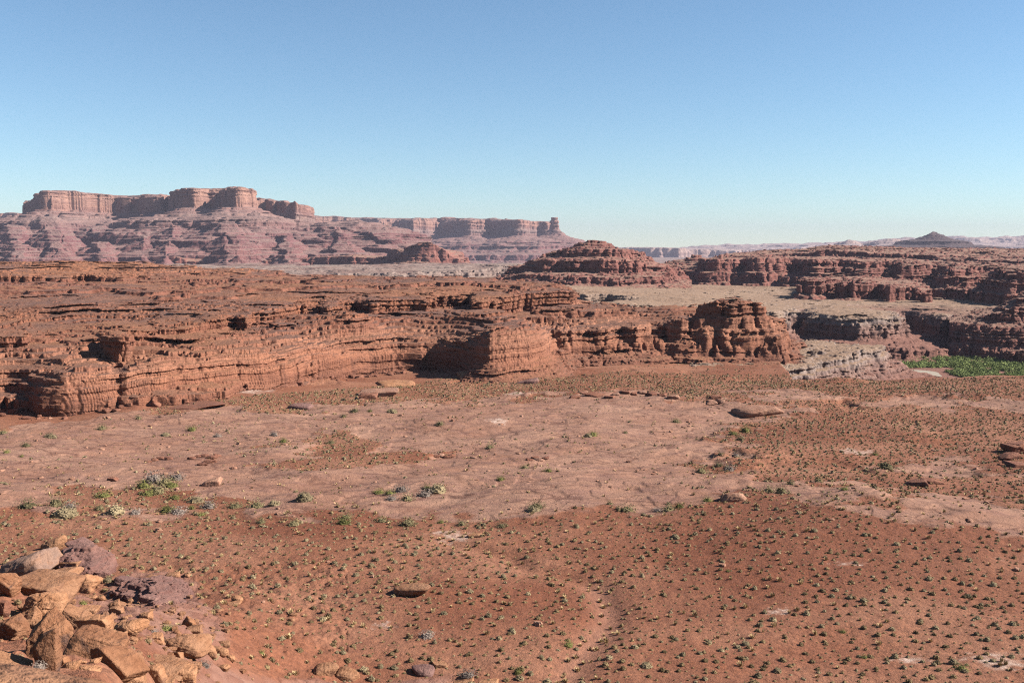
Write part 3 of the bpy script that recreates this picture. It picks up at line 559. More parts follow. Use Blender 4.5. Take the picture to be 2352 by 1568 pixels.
F5 = Layer([(-500, 522, 3300), (-100, 524, 3300), (40, 520, 3320), (200, 530, 3300), (300, 540, 3250), (420, 522, 3140), (640, 521, 3180), (700, 524, 3200), (780, 523, 3150), (850, 534, 3050), (905, 552, 2950)], [(-900, -240), (-420, -118), (-410, -96), (-300, -82), (-290, -62), (-150, -46), (-142, -30), (-40, -18), (-6, -12), (-2, -2), (0, 0), (200, 30)], back=[(940, 3300), (700, 3900), (-500, 4200)], joint=1.0, wob=1.0)
def spur(pts, w=6):                        # a ridge running down from the cliff, steep on both sides
    a = [(u - w, v, Y) for u, v, Y in pts]; b = [(u + w, v, Y) for u, v, Y in pts[::-1]]
    return Layer(a + b, [(-400, -300), (-130, -105), (-120, -80), (-70, -58), (-62, -36), (-10, -9), (0, 0)], joint=1.0, wob=0.35, p=4)
SPURS = [spur([(352, 492, 3520), (348, 515, 3300), (336, 545, 3000), (322, 585, 2650)]), spur([(416, 492, 3380), (404, 520, 3120), (390, 552, 2850), (372, 594, 2540)]), spur([(522, 512, 2960), (530, 535, 2800), (534, 560, 2620), (536, 590, 2480)], 8),
         spur([(640, 512, 3300), (650, 540, 3000), (662, 572, 2700), (668, 596, 2480)]), spur([(112, 494, 3400), (122, 528, 3050), (134, 570, 2650)]), spur([(770, 522, 3150), (790, 552, 2850), (805, 585, 2550)]), spur([(30, 520, 3300), (44, 560, 2800), (50, 592, 2500)]), spur([(230, 520, 3350), (232, 556, 2950), (236, 594, 2520)])]
body('tall_mesa', 'tall pale mesa with sheer upper cliffs and banded purple slopes on the left', FARM, (-0.62, -0.08, 0.0009, 2350, 4300, 0.0014), (-40, 262, 2.6), [F1, F2, F3, F4, F5] + SPURS, Strata(41, -200, 400, 3, 16, bulge=.2), 3.2, (70, 15), (280, 62), 81,
     lambda X, Y: (5*fbm(X/90, Y/90, 3, 432)).astype(np.float32), 0.55, warp=(900, 8))
GP = [(-1500, -400), (-900, -300), (-880, -270), (-560, -232), (-540, -205), (-330, -172), (-320, -150), (-120, -112), (-14, -88), (-5, -8), (0, 0), (40, 4)]
G1 = Layer([(560, 494, 6700), (690, 494, 6500), (760, 498, 6650), (832, 503, 6750), (850, 504, 6480), (872, 505, 6180), (892, 504, 6400), (906, 503, 6600), (925, 505, 6250), (945, 505, 5950), (985, 503, 6150), (1008, 502, 6420), (1050, 505, 6050), (1080, 505, 5780), (1100, 504, 5900), (1114, 504, 6150), (1160, 505, 5900), (1192, 505, 5680), (1203, 506, 5800), (1212, 508, 6080), (1240, 509, 6160), (1262, 509, 6150)], GP, back=[(1270, 6500), (1250, 7400), (560, 7600)], joint=1.0, wob=0.5)
G2 = Layer([(1265, 500, 6020), (1280, 500, 6000)], [(-1500, -420), (-420, -250), (-260, -175), (-180, -150), (-60, -105), (-14, -80), (-7, -62), (-3, -10), (0, 0)], back=[(1282, 6050), (1264, 6060)], joint=0.1, wob=0.06)
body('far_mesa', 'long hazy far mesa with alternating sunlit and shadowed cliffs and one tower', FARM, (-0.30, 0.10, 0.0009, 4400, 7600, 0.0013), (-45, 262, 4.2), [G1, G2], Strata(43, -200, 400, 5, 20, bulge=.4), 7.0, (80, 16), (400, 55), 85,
     lambda X, Y: (7*fbm(X/150, Y/150, 3, 442)).astype(np.float32), 0.5, warp=(900, 8))
PYR = rock_mat('gray butte rock', [(0.0, (0.11, 0.07, 0.07)), (0.5, (0.10, 0.062, 0.062)), (1.0, (0.13, 0.088, 0.082))], (0, 130), 6.0, (0.10, 0.067, 0.065), vamt=0.2, soil_n=(0.75, 0.92), band=0.5)
H1 = Layer([(2138, 533, 5000), (2143, 531, 5000), (2150, 533, 5000)], [(-600, -130), (-420, -102), (-310, -92), (-300, -80), (-165, -64), (-156, -52), (-76, -35), (-66, -27), (-14, -10), (-4, -1.5), (0, 0)], back=[(2150, 5040), (2138, 5040)], joint=0.5, wob=0.6)
H2 = Layer([(1750, 574, 4400), (1900, 577, 4300), (2000, 575, 4300), (2100, 575, 4200), (2180, 579, 4100), (2300, 579, 4000), (2600, 582, 3800)], [(-400, -90), (-60, -42), (-8, -34), (-3, -4), (0, 0), (200, 3)], back=[(2700, 5600), (1750, 5600)], joint=1.0, wob=0.5)
body('pyramid_butte', 'gray stepped pyramid butte on the right skyline', PYR, (0.20, 0.66, 0.0010, 3700, 5600, 0.0014), (-30, 132, 2.6), [H1, H2], Strata(45, -200, 300, 4, 15), 6.0, (50, 10), (200, 25), 91, None, 0.5, warp=(900, 5))
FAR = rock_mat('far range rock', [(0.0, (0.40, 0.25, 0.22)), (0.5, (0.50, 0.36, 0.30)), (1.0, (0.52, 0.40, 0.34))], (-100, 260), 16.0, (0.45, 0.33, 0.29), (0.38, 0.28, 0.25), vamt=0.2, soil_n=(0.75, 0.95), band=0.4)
K1 = Layer([(1370, 571, 9600), (1450, 569, 9400), (1500, 569, 9100), (1560, 570, 9000), (1585, 573, 9200), (1640, 574, 9300), (1690, 576, 9200)], [(-900, -210), (-200, -120), (-40, -90), (-10, -10), (0, 0), (100, 6)], back=[(1700, 10500), (1370, 10500)], joint=1.0, wob=0.5)
K2 = Layer([(1930, 562, 8200), (1944, 554, 8150), (1950, 545, 8150), (1958, 553, 8150), (1972, 557, 8200), (1976, 562, 8200)], [(-900, -190), (-300, -62), (-60, -26), (-10, -4), (0, 0)], back=[(1972, 8400), (1930, 8400)], joint=0.1, wob=0.06)
K3 = Layer([(1996, 561, 8400), (2018, 555, 8350), (2030, 552, 8350), (2048, 545, 8350), (2056, 543, 8350), (2062, 553, 8350), (2078, 559, 8400)], [(-900, -190), (-300, -62), (-60, -26), (-10, -4), (0, 0)], back=[(2076, 8700), (2000, 8700)], joint=0.1, wob=0.08)
K4 = Layer([(1580, 574, 12500), (1650, 572, 12300), (1720, 573, 12200), (1790, 571, 12000), (1850, 570, 12000), (1900, 568, 12000), (2000, 566, 12300), (2150, 552, 12600), (2250, 550, 12500), (2352, 548, 12500), (2700, 546, 12000)], [(-1500, -230), (-500, -90), (-120, -40), (0, 0), (300, 30)], back=[(2800, 14500), (1580, 14500)], joint=1.0, wob=1.2)
K5 = Layer([(2200, 562, 10500), (2352, 566, 10000), (2700, 566, 9500)], [(-900, -180), (-100, -40), (0, 0), (300, 10)], back=[(2700, 11500), (2200, 11500)], joint=1.0, wob=1.0)
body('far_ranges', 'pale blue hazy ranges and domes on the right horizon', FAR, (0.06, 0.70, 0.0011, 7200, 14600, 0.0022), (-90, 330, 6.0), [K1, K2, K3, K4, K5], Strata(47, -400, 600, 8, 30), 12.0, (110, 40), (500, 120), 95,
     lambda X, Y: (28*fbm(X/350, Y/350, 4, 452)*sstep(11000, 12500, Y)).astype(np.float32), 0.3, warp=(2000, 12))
L1 = Layer([(-500, 492, 6000), (-60, 492, 6000), (20, 490, 6000), (60, 493, 6000)], GP, back=[(110, 6800), (-500, 6800)], joint=1.0, wob=0.5)
body('left_far_cliff', 'low hazy cliff on the left horizon behind the tall mesa', FARM, (-0.62, -0.42, 0.0011, 5300, 6600, 0.002), (-45, 262, 5), [L1], Strata(43, -200, 400, 5, 20), 9.0, (70, 30), (300, 60), 97, None, 0.5, warp=(900, 8))

# one sheet of desert reaching to the horizon under everything
def desert():
    a = np.linspace(-1.6, 1.6, 160); y = np.exp(np.linspace(math.log(1000), math.log(15800), 160)); A, Y = np.meshgrid(a, y, indexing='ij'); X = A*Y
    Z = -14 - 26*sstep(1600, 5000, Y) + 3*fbm(X/500, Y/500, 3, 501)
    idx = np.arange(A.size).reshape(A.shape)
    Q = np.stack([idx[:-1, :-1], idx[1:, :-1], idx[1:, 1:], idx[:-1, 1:]], -1).reshape(-1, 4)
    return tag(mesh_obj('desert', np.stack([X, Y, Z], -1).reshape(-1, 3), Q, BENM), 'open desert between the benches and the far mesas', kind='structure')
desert()


# ------------------------------------------------------------------ boulders
def hit(u, v):
    """where the ray through a pixel of the photograph meets the built ground"""
    d = ray(u, v); ts = np.linspace(20, 425, 4000); p = d[None, :]*(ts[:, None]/d[1])
    k = np.nonzero(p[:, 2] + CAMZ <= gsample(GROUND[0], p[:, 0], p[:, 1]))[0]; k = k[0] if len(k) else len(ts) - 1
    return p[k] + np.array([0, 0, CAMZ])
def cube_sphere(n):
    t = np.tan(np.linspace(-1, 1, n + 1)*math.pi/4); A, B = np.meshgrid(t, t, indexing='ij'); V = []; Q = []; o = np.ones_like(A)
    idx = np.arange((n + 1)**2).reshape(n + 1, n + 1)
    q = np.stack([idx[:-1, :-1], idx[1:, :-1], idx[1:, 1:], idx[:-1, 1:]], -1).reshape(-1, 4)
    for k, (a, b, c) in enumerate(((A, B, o), (B, A, -o), (o, A, B), (-o, B, A), (B, o, A), (A, -o, B))):
        V.append(np.stack([a, b, c], -1).reshape(-1, 3)); Q.append(q + k*(n + 1)**2)
    V = np.concatenate(V); V /= np.linalg.norm(V, axis=1)[:, None]; Q = np.concatenate(Q)
    _, first, inv = np.unique(np.round(V, 5), axis=0, return_index=True, return_inverse=True)
    return V[first], inv.ravel()[Q]
CS = {n: cube_sphere(n) for n in (4, 10, 18, 34)}
def n3(V, f, s): return (perlin(V[:, 0]*f, V[:, 1]*f + 3.1*V[:, 2]*f, s) + perlin(V[:, 1]*f + 9, V[:, 2]*f - 2.3*V[:, 0]*f, s + 1) + perlin(V[:, 2]*f*1.3, V[:, 0]*f*.8, s + 2))/2.2
def boulder_mesh(name, ext, seed, kind, mat, n=18):
    r = np.random.RandomState(seed); D, Q = CS[n]
    p = {'block': 26, 'slab': 26, 'round': 6, 'wedge': 30}[kind]; jit = {'block': .20, 'slab': .12, 'round': .25, 'wedge': .32}[kind]
    N = []; H = []
    for ax in range(3):
        for sg in (-1, 1):
            v = np.zeros(3); v[ax] = sg; v += r.randn(3)*jit; N.append(v/np.linalg.norm(v)); H.append(1.0)
    for k in range(7):
        v = r.randn(3); v /= np.linalg.norm(v); N.append(v); H.append(r.uniform(0.90, 1.20) + (.16 if kind == 'slab' else 0))
    N = np.array(N); H = np.array(H)
    q = np.maximum(D @ N.T/H, 0); rr = (q**p).sum(1)**(-1.0/p); V = D*rr[:, None]
    V *= np.array(ext); L = max(ext)
    off = V/L + r.rand(3)*50
    bed = np.abs(((V[:, 2]/ext[2]*r.uniform(1.4, 2.6) + 0.25*n3(off, 1.5, seed % 50)) % 1.0) - .5)
    disp = 0.055*n3(off, 1.6, seed % 90) + 0.035*n3(off, 4.2, seed % 77) + 0.016*n3(off, 10, seed % 61) - 0.028*np.clip(1 - bed/0.10, 0, 1)*(r.rand() < .6)
    for k in range(2):                                                    # a crack or two across the rock
        nv = r.randn(3); nv /= np.linalg.norm(nv); cpl = (D*rr[:, None]) @ nv - r.uniform(-.45, .45) + 0.05*n3(off, 3.0, 5 + k)
        disp = disp - 0.05*np.clip(1 - np.abs(cpl)/0.045, 0, 1)*(r.rand() < .7) + (0.035 if k else 0)*(cpl > 0)
    V += D*(disp*min(ext)*1.6)[:, None]
    return mesh_obj(name, V, Q, mat)
def boulder_mat(name, c1, c2, var, vamt):
    M = Mat(name); tc = M.n.new('ShaderNodeTexCoord').outputs['Object']
    oi = M.n.new('ShaderNodeObjectInfo').outputs['Random']
    col = M.mix(M.mapr(M.noise(0.7, 5, tc), 0.38, 0.62), c1, c2)
    col = M.mix(1.0, col, M.ramp(oi, [(0.0, (0.82, 0.80, 0.80)), (1.0, (1.12, 1.08, 1.02))]), 'MULTIPLY')
    v = M.noise(0.42, 6, tc, rough=0.72, dist=0.8); col = M.mix(M.mapr(v, 0.52, 0.60, 0, vamt), col, var)
    bd = M.noise(0.8, 4, tc, stretch=(0.25, 0.25, 6.0), rough=0.65); col = M.mix(M.mapr(bd, 0.5, 0.62, 0, 0.45), col, M.mix(1.0, col, (0.66, 0.58, 0.52), 'MULTIPLY'))
    fine = M.noise(4.0, 5, tc, rough=0.75); col = M.mix(1.0, col, M.ramp(fine, [(0.3, (0.74, 0.72, 0.70)), (0.5, (1.0, 1.0, 1.0)), (0.7, (1.14, 1.14, 1.12))]), 'MULTIPLY')
    lay = M.noise(1.0, 4, tc, stretch=(0.3, 0.3, 4.0), rough=0.7)
    b = M.bump(lay, 0.25, 0.5); b = M.bump(M.noise(2.2, 6, tc, rough=0.7), 0.30, 0.8, b); return M.done(col, b)
BTAN = boulder_mat('tan boulder rock', (0.40, 0.195, 0.105), (0.47, 0.25, 0.145), (0.18, 0.085, 0.06), 0.55)
BVAR = boulder_mat('varnished boulder rock', (0.31, 0.14, 0.075), (0.39, 0.195, 0.11), (0.11, 0.065, 0.055), 0.85)
BGRY = boulder_mat('gray faced boulder rock', (0.26, 0.17, 0.14), (0.33, 0.205, 0.155), (0.40, 0.20, 0.115), 0.5)
BRED = boulder_mat('dark red rock', (0.23, 0.10, 0.068), (0.30, 0.14, 0.095), (0.13, 0.06, 0.048), 0.5)
BPNK = boulder_mat('pink slickrock', (0.38, 0.195, 0.135), (0.45, 0.26, 0.185), (0.27, 0.14, 0.105), 0.4)
BPUR = boulder_mat('purple rock', (0.24, 0.13, 0.115), (0.31, 0.18, 0.155), (0.15, 0.08, 0.075), 0.45)
MATS = {'tan': BTAN, 'var': BVAR, 'gray': BGRY, 'red': BRED, 'pink': BPNK, 'pur': BPUR}
_bs = [100]
def boulder(u, v, w, h, label, kind='block', mat='tan', tilt=0, depth=0.8, pitch=0, yaw=None, group=None, lift=0.0, Y=None, name='boulder', cat='boulder'):
    """a boulder seen w by h pixels of the photograph at (u, v), resting where its foot meets the ground"""
    _bs[0] += 1; r = np.random.RandomState(_bs[0])
    g = hit(u, v + h*0.42); Yb = Y if Y else g[1]
    hx = 0.5*w/FPX*Yb; el = max((v - VH)/FPX, 0.02); hy = hx*depth
    hz = 0.5*math.sqrt(max((h/FPX*Yb)**2 - (2*hy*el*0.8)**2, (0.35*h/FPX*Yb)**2))
    Yc = Yb + hy*0.75; c = at(u, v, Yc)
    o = boulder_mesh(name, (hx*1.02, hy, hz*1.08), _bs[0]*7, kind, MATS[mat], 34 if w > 55 else 18 if w > 16 else 10)
    zg = float(gsample(GROUND[0], c[0], Yc)); z = c[2]
    if not lift: z = min(z, zg + hz*0.92)
    if any(t in label for t in ('dome rising', 'knob', 'rock hump', 'purple mound', 'rounded orange', 'low purple')): z = zg + hz*0.25   # bedrock showing through the soil
    o.location = (c[0], Yc, z); o.rotation_euler = (R(pitch), R(-tilt), R(yaw if yaw is not None else r.uniform(-18, 18)))
    tag(o, label, cat, group); return o
PILE = 'boulders heaped on the slope at lower left'
def pz(zx, zy, w, h): k = 0.21875; return zx*k, 1225 + zy*k, w*k, h*k
for q in [
    ((545, 135, 235, 135), 'rounded tan boulder perched at the top of the heap beside the purple outcrop', 'round', 'tan', 12),
    ((330, 232, 140, 70), 'small low tan boulder behind the big gray slab', 'round', 'tan', 0),
    ((300, 350, 480, 235), 'large tilted slab with a smooth gray face high in the heap', 'slab', 'gray', 20),
    ((750, 335, 350, 140), 'flat tan block with a dark undercut in front of the purple outcrop', 'slab', 'tan', 6),
    ((80, 555, 260, 250), 'split wedge of tan rock at the left edge of the photo below the gray slab', 'wedge', 'var', -28),
    ((660, 430, 340, 120), 'flat slab lying between the broad flat boulder and the undercut block', 'slab', 'tan', 14),
    ((490, 580, 600, 250), 'broad flat topped boulder with mottled tan surface, widest in the heap', 'slab', 'tan', -3),
    ((900, 525, 250, 160), 'pointed tan ledge block sticking out to the right of the broad boulder', 'wedge', 'tan', 16),
    ((1030, 480, 110, 65), 'small angular tan rock beside the green shrub and purple outcrop', 'block', 'tan', -12),
    ((930, 595, 105, 80), 'small round orange boulder under the pointed ledge block', 'round', 'tan', 0),
    ((985, 670, 90, 50), 'low orange rock, left one of a touching pair on purple ground', 'round', 'tan', 0),
    ((1055, 682, 85, 60), 'low orange rock, right one of a touching pair on purple ground', 'round', 'tan', 8),
    ((470, 780, 400, 330), 'big smooth brown boulder with a domed face in the middle of the heap', 'round', 'tan', -10),
    ((330, 870, 190, 150), 'small triangular tan block leaning on the smooth domed boulder', 'wedge', 'tan', 10),
    ((375, 945, 150, 100), 'small tan block wedged under the triangular block', 'block', 'tan', 0),
    ((150, 1000, 270, 220), 'dark brown cracked block at left with deep shade under it', 'block', 'var', -18),
    ((245, 770, 95, 65), 'little round rock in the shade left of the smooth domed boulder', 'round', 'tan', 0),
    ((530, 1080, 440, 370), 'large dark leaning boulder with gray stained patch near its top', 'wedge', 'var', 30),
    ((500, 1250, 250, 390), 'tall upright brown boulder standing in front of the dark leaning one', 'block', 'var', 8),
    ((790, 910, 300, 210), 'long tan block sloping down right behind the gray stained boulder', 'slab', 'tan', -28),
    ((1060, 965, 270, 210), 'square tan block with flat bright top right of the long sloping block', 'block', 'tan', 10),
    ((905, 890, 95, 110), 'narrow tan block squeezed between the long and the square blocks', 'block', 'tan', -20),
    ((920, 812, 200, 95), 'flat low tan rock above the narrow squeezed block', 'slab', 'tan', -8),
    ((1340, 990, 290, 175), 'rounded tan boulder behind the gray shrub at the right end of the heap', 'round', 'tan', 12),
    ((1040, 1165, 560, 270), 'long tan slab with a dark end face and black stain', 'slab', 'var', -14),
    ((1240, 1370, 460, 270), 'tan block with blue gray stain in the lower part of the heap', 'slab', 'var', -32),
    ((740, 1390, 160, 90), 'small pale rock in front of the tall upright boulder', 'round', 'tan', 0),
    ((1310, 1490, 420, 170), 'low tan slab at the bottom edge of the photo', 'slab', 'tan', -16),
    ((1620, 1470, 210, 180), 'upright tan block between two low slabs near the bottom edge', 'block', 'tan', 12),
    ((1720, 1370, 460, 130), 'long flat tan rock below the large standalone rounded boulder', 'slab', 'tan', -3),
    ((1910, 1460, 350, 190), 'low broad rounded boulder with a shaded notch near the bottom edge', 'round', 'tan', -6),
    ((1940, 1185, 420, 250), 'large rounded boulder standing apart right of the heap', 'round', 'tan', -4),
    ((2040, 1020, 180, 105), 'small angular pale boulder behind the large rounded one', 'block', 'tan', 18),
    ((2195, 1222, 140, 120), 'medium round boulder touching the right side of the large rounded one', 'round', 'tan', 0),
    ((2325, 1250, 150, 100), 'medium round boulder, last on the right of three in a row', 'round', 'tan', 10),
    ((1860, 1298, 170, 66), 'small flat tan rock at the foot of the large rounded boulder', 'round', 'tan', 0),
    ((90, 1400, 360, 170), 'long brown slab at the lower left edge of the photo', 'slab', 'tan', -24),
    ((1390, 1315, 210, 110), 'low tan rock between the long slab and the blue gray stained block', 'round', 'tan', -12),
    ((950, 1425, 220, 90), 'low tan rock left of the blue gray stained block near the bottom', 'block', 'tan', -10),
    ((1660, 1545, 320, 80), 'tan rock cut by the bottom edge of the photo', 'slab', 'tan', 4),
    ((1310, 885, 70, 45), 'tiny tan rock just behind the rounded boulder and gray shrub', 'round', 'tan', 0),
    ((855, 1345, 105, 45), 'little shaded tan rock under the long slab, left of two', 'round', 'tan', 0),
    ((990, 1340, 90, 55), 'little shaded tan rock under the long slab, right of two', 'block', 'tan', 0),
    ((40, 800, 130, 190), 'dark rough rock in deep shade at the left edge of the photo', 'block', 'red', 10),
    ((640, 1340, 160, 110), 'brown rock in the shade between the upright boulder and the long slab', 'wedge', 'var', 20)]:
    boulder(*pz(*q[0]), q[1], q[2], q[3], q[4], group=PILE)
# boulders and outcrops standing on the plain
for q in [
    (945, 1355, 82, 31, 'flat loaf shaped orange boulder alone on the red plain beside a gray bush', 'round', 'tan', 4),
    (397, 1321, 35, 14, 'oblong orange boulder lying on the purple outcrop', 'round', 'tan', 0),
    (352, 1322, 30, 8, 'low orange rock left of the oblong orange boulder', 'round', 'tan', 0),
    (430, 1321, 13, 9, 'tiny orange rock right of the oblong orange boulder', 'round', 'tan', 0),
    (545, 1376, 26, 14, 'small cracked boulder between two green bushes', 'round', 'tan', 0),
    (537, 1386, 30, 9, 'flat rock lying under the small cracked boulder', 'slab', 'tan', 5),
    (745, 1535, 56, 27, 'cracked lumpy tan boulder near the bottom edge, left of a pair', 'round', 'tan', 5),
    (797, 1548, 50, 30, 'cracked lumpy tan boulder near the bottom edge, right of a pair', 'round', 'tan', -6),
    (975, 1541, 48, 24, 'low purple boulder near the bottom edge of the photo', 'round', 'pur', 0),
    (1010, 1528, 32, 12, 'flat pale slab leaning on the low purple boulder', 'slab', 'tan', -6),
    (1065, 1564, 50, 16, 'tan rock at the bottom edge, left of the wide flat one', 'block', 'tan', 10),
    (1125, 1566, 40, 13, 'small tan rock at the bottom edge beside the wide flat one', 'block', 'tan', 0),
    (1210, 1565, 84, 16, 'wide flat tan rock at the bottom edge of the photo', 'round', 'tan', 0),
    (869, 902, 82, 17, 'flat table rock slab raised on dark rock above its own shadow', 'slab', 'pink', 3),
    (846, 911, 40, 14, 'thin slab under the left end of the table rock', 'slab', 'red', 0),
    (1735, 943, 92, 28, 'smooth pink slickrock dome rising beside the shrubby plain', 'round', 'pink', 6),
    (1771, 937, 28, 20, 'rounded pink knob on the right end of the slickrock dome', 'round', 'pink', 0),
    (1640, 913, 26, 11, 'dark cap boulder on top of a little rock stack', 'round', 'red', 0),
    (1655, 922, 22, 11, 'round pink boulder at the foot of the little rock stack', 'round', 'pink', 0),
    (1636, 924, 24, 9, 'pink block under the dark cap boulder', 'block', 'pink', 0),
    (1685, 1140, 54, 27, 'lumpy pink rock hump with a dark crack on its left', 'round', 'pink', 8),
    (2335, 1030, 56, 26, 'dark blocky outcrop at the right edge of the photo', 'block', 'red', 0),
    (2318, 1048, 44, 16, 'dark broken rock at the foot of the right edge outcrop', 'block', 'red', 8),
    (2338, 1068, 50, 12, 'flat dark slab below the right edge outcrop', 'slab', 'red', -6),
    (2105, 1110, 48, 14, 'dark broken rock at left in a scatter right of the slickrock', 'block', 'red', 6),
    (2142, 1106, 40, 12, 'dark broken rock at right in a scatter right of the slickrock', 'block', 'red', -6),
    (430, 932, 150, 16, 'long dark undercut ledge below the orange cliff', 'slab', 'red', 3),
    (352, 928, 40, 14, 'dark rock at the left end of the long undercut ledge', 'block', 'red', 0),
    (695, 933, 56, 15, 'low dark purple mound of rock at the edge of the slickrock', 'round', 'pur', 0),
    (487, 1109, 42, 17, 'layered pink rock standing alone on the slickrock right of the thicket', 'slab', 'pink', 16),
    (258, 1100, 24, 8, 'small dark rock left of the thicket', 'block', 'red', 0),
    (1095, 1229, 30, 10, 'pale split rock at the head of the wash', 'block', 'tan', 0),
    (1140, 858, 84, 16, 'long rounded orange rock in front of the cliff corner', 'round', 'tan', 0),
    (1068, 862, 34, 14, 'stacked orange rock left of the long rounded one under the cliff', 'block', 'tan', 0),
    (910, 880, 90, 14, 'low rounded orange rock at the mouth of the shaded alcove', 'round', 'tan', 0),
    (1215, 877, 44, 10, 'dark tilted slab right of the long rounded rock', 'slab', 'pur', 14)]:
    boulder(*q[:4], q[4], q[5], q[6], q[7], lift=1.0 if 'cap boulder' in q[4] or 'table rock' in q[4] else 0)
ORD = ['first', 'second', 'third', 'fourth', 'fifth', 'sixth', 'seventh', 'eighth', 'ninth', 'tenth', 'eleventh', 'twelfth']
RUB = {'line of dark rocks along the back of the slickrock': [(1415, 905, 18, 7), (1436, 901, 22, 8), (1455, 905, 16, 7), (1476, 902, 20, 8), (1497, 905, 24, 9), (1520, 907, 18, 8), (1546, 912, 30, 9), (1400, 912, 24, 7), (1365, 908, 26, 8), (1340, 902, 22, 7), (1320, 912, 24, 7)],
       'broken red rocks scattered on the slickrock above the thicket': [(440, 1052, 18, 7), (455, 1048, 14, 6), (470, 1046, 20, 8), (486, 1050, 22, 9), (500, 1046, 16, 7), (478, 1060, 20, 8), (465, 1066, 18, 7), (355, 1056, 16, 6), (372, 1052, 20, 7), (388, 1053, 18, 7), (340, 1060, 14, 5)],
       'broken dark rocks in the middle of the slickrock': [(1002, 1048, 14, 6), (1014, 1043, 16, 6), (1026, 1049, 16, 7), (1038, 1046, 14, 6), (1215, 1055, 14, 6), (1228, 1051, 16, 6), (1240, 1056, 18, 7), (1252, 1052, 14, 6), (1085, 1050, 12, 5)]}
for lab, pts in RUB.items():
    for k, q in enumerate(sorted(pts)): boulder(*q, '%s from the left of the %s' % (ORD[k], lab), ('block', 'round', 'wedge')[k % 3], 'red' if 'red' in lab else 'pink' if k % 3 == 1 else 'red', group=lab)

# small stones lying about, too many to count
def rubble():
    r = np.random.RandomState(31); T = []
    for k in range(5):
        o = boulder_mesh('stone', (1, r.uniform(.6, 1), r.uniform(.4, .7)), 70 + k, ('block', 'wedge', 'round')[k % 3], BTAN, 4); me = o.data
        c = np.empty(len(me.vertices)*3, np.float32); me.vertices.foreach_get('co', c); q = np.empty(len(me.loops), np.int32); me.loops.foreach_get('vertex_index', q)
        T.append((c.reshape(-1, 3), q.reshape(-1, 4))); bpy.data.objects.remove(o); bpy.data.meshes.remove(me)
    def lay(x, y, sz, name, mat, label):
        V = []; Q = []; n0 = 0; z = gsample(GROUND[0], x, y); a = r.rand(len(x))*6.283
        for i_ in range(len(x)):
            c, q = T[i_ % 5]; ca, sa = math.cos(a[i_]), math.sin(a[i_]); h = sz[i_]*.5
            V.append(np.stack([(c[:, 0]*ca - c[:, 1]*sa)*h + x[i_], (c[:, 0]*sa + c[:, 1]*ca)*h + y[i_], c[:, 2]*h + z[i_] + h*.15], 1)); Q.append(q + n0); n0 += len(c)
        tag(mesh_obj(name, np.concatenate(V), np.concatenate(Q), mat, False), label, kind='stuff')
    y = np.exp(r.uniform(math.log(42), math.log(100), 1500)); x = y*r.uniform(-.56, -.22, 1500); m = r.rand(1500) < np.exp(-np.maximum(0, x/y + .36)*12)
    x, y = x[m], y[m]; lay(x, y, 0.12 + 0.55*r.rand(len(x))**3, 'rubble', BTAN, 'loose tan stones among the heaped boulders')
    y = r.uniform(85, 300, 9000); x = y*r.uniform(-.56, .56, 9000); sl = gsample(GROUND[1], x, y); pu = fbm(x/9, y/9, 2, 777)
    m = (r.rand(9000) < np.where(sl > .4, .55, .12)) & (pu > 0.12); x, y = x[m], y[m]; lay(x, y, 0.15 + 0.75*r.rand(len(x))**4, 'stones', BPNK, 'loose stones strewn over the plain and slickrock')
    # fallen blocks along the foot of the cliff
    p = np.array(T1.poly[3:28]); sg = np.hypot(*np.diff(p, axis=0).T); cum = np.concatenate([[0], np.cumsum(sg)]); t = r.rand(900)*cum[-1]; i_ = np.clip(np.searchsorted(cum, t) - 1, 0, len(sg) - 1)
    q = p[i_] + (p[i_ + 1] - p[i_])*((t - cum[i_])/sg[i_])[:, None]; d_ = 2 + 9*r.rand(900)**1.8; x, y = q[:, 0] + r.randn(900)*1.5, q[:, 1] - d_
    m = fbm(x/12, y/12, 2, 779) > -0.1; x, y = x[m], y[m]; lay(x, y, 0.3 + 2.0*r.rand(len(x))**3.5, 'fallen_rocks', BRED, 'fallen red blocks strewn along the foot of the orange cliff')
rubble()

# two purple outcrops at the right of the heap
PURM = rock_mat('purple outcrop rock', [(0.0, (0.23, 0.115, 0.095)), (0.5, (0.29, 0.155, 0.125)), (1.0, (0.26, 0.135, 0.11))], (-4, 20), 0.30, (0.29, 0.155, 0.125), vamt=0.3, soil_n=(0.9, 1.0), band=0.6)
def outcrop(pts, label, seed, zr, ctrl=()):
    L = Layer([tuple(q) for q in pts], [(-3, -6), (-1.0, -1.7), (-.5, -1.4), (-.1, -.5), (0, 0), (1.2, .45), (4, .9)], ctrl=ctrl, back=None, joint=.5, wob=.6, p=2)
    a = [q[0]/q[1] for q in L.poly]; y = [q[1] for q in L.poly]
    o = rock_body('rock_outcrop', PURM, (min(a) - .03, max(a) + .03, 0.0009, min(y) - 4, max(y) + 4, 0.0012), zr + (0.06,), [L], Strata(seed, -10, 40, 0.12, 0.7), 0.22, (1.6, 0.5), (6, 0.9),
                  lambda X, Y: (0.35*fbm(X/3, Y/3, 4, seed)).astype(np.float32), 0.5, warp=(6, .25), seed=seed)
    tag(o, label, 'outcrop')
def rim(pts, dz): return [(u, v - dz, GY(u, v)) for u, v in pts]
P1 = [(132, 1292), (150, 1277), (190, 1268), (235, 1273), (256, 1296), (246, 1314), (200, 1314), (150, 1308)]
outcrop([(u, v, hit(u, v)[1]*0.985) for u, v in P1], 'purple layered outcrop with dark holes behind the boulder heap', 601, (-1, 14), [(195, 1244, hit(195, 1290)[1]), (170, 1254, hit(170, 1290)[1]), (225, 1262, hit(225, 1294)[1])])
P2 = [(262, 1352), (280, 1338), (320, 1328), (360, 1326), (402, 1328), (424, 1345), (430, 1368), (400, 1384), (350, 1386), (318, 1376), (285, 1362)]
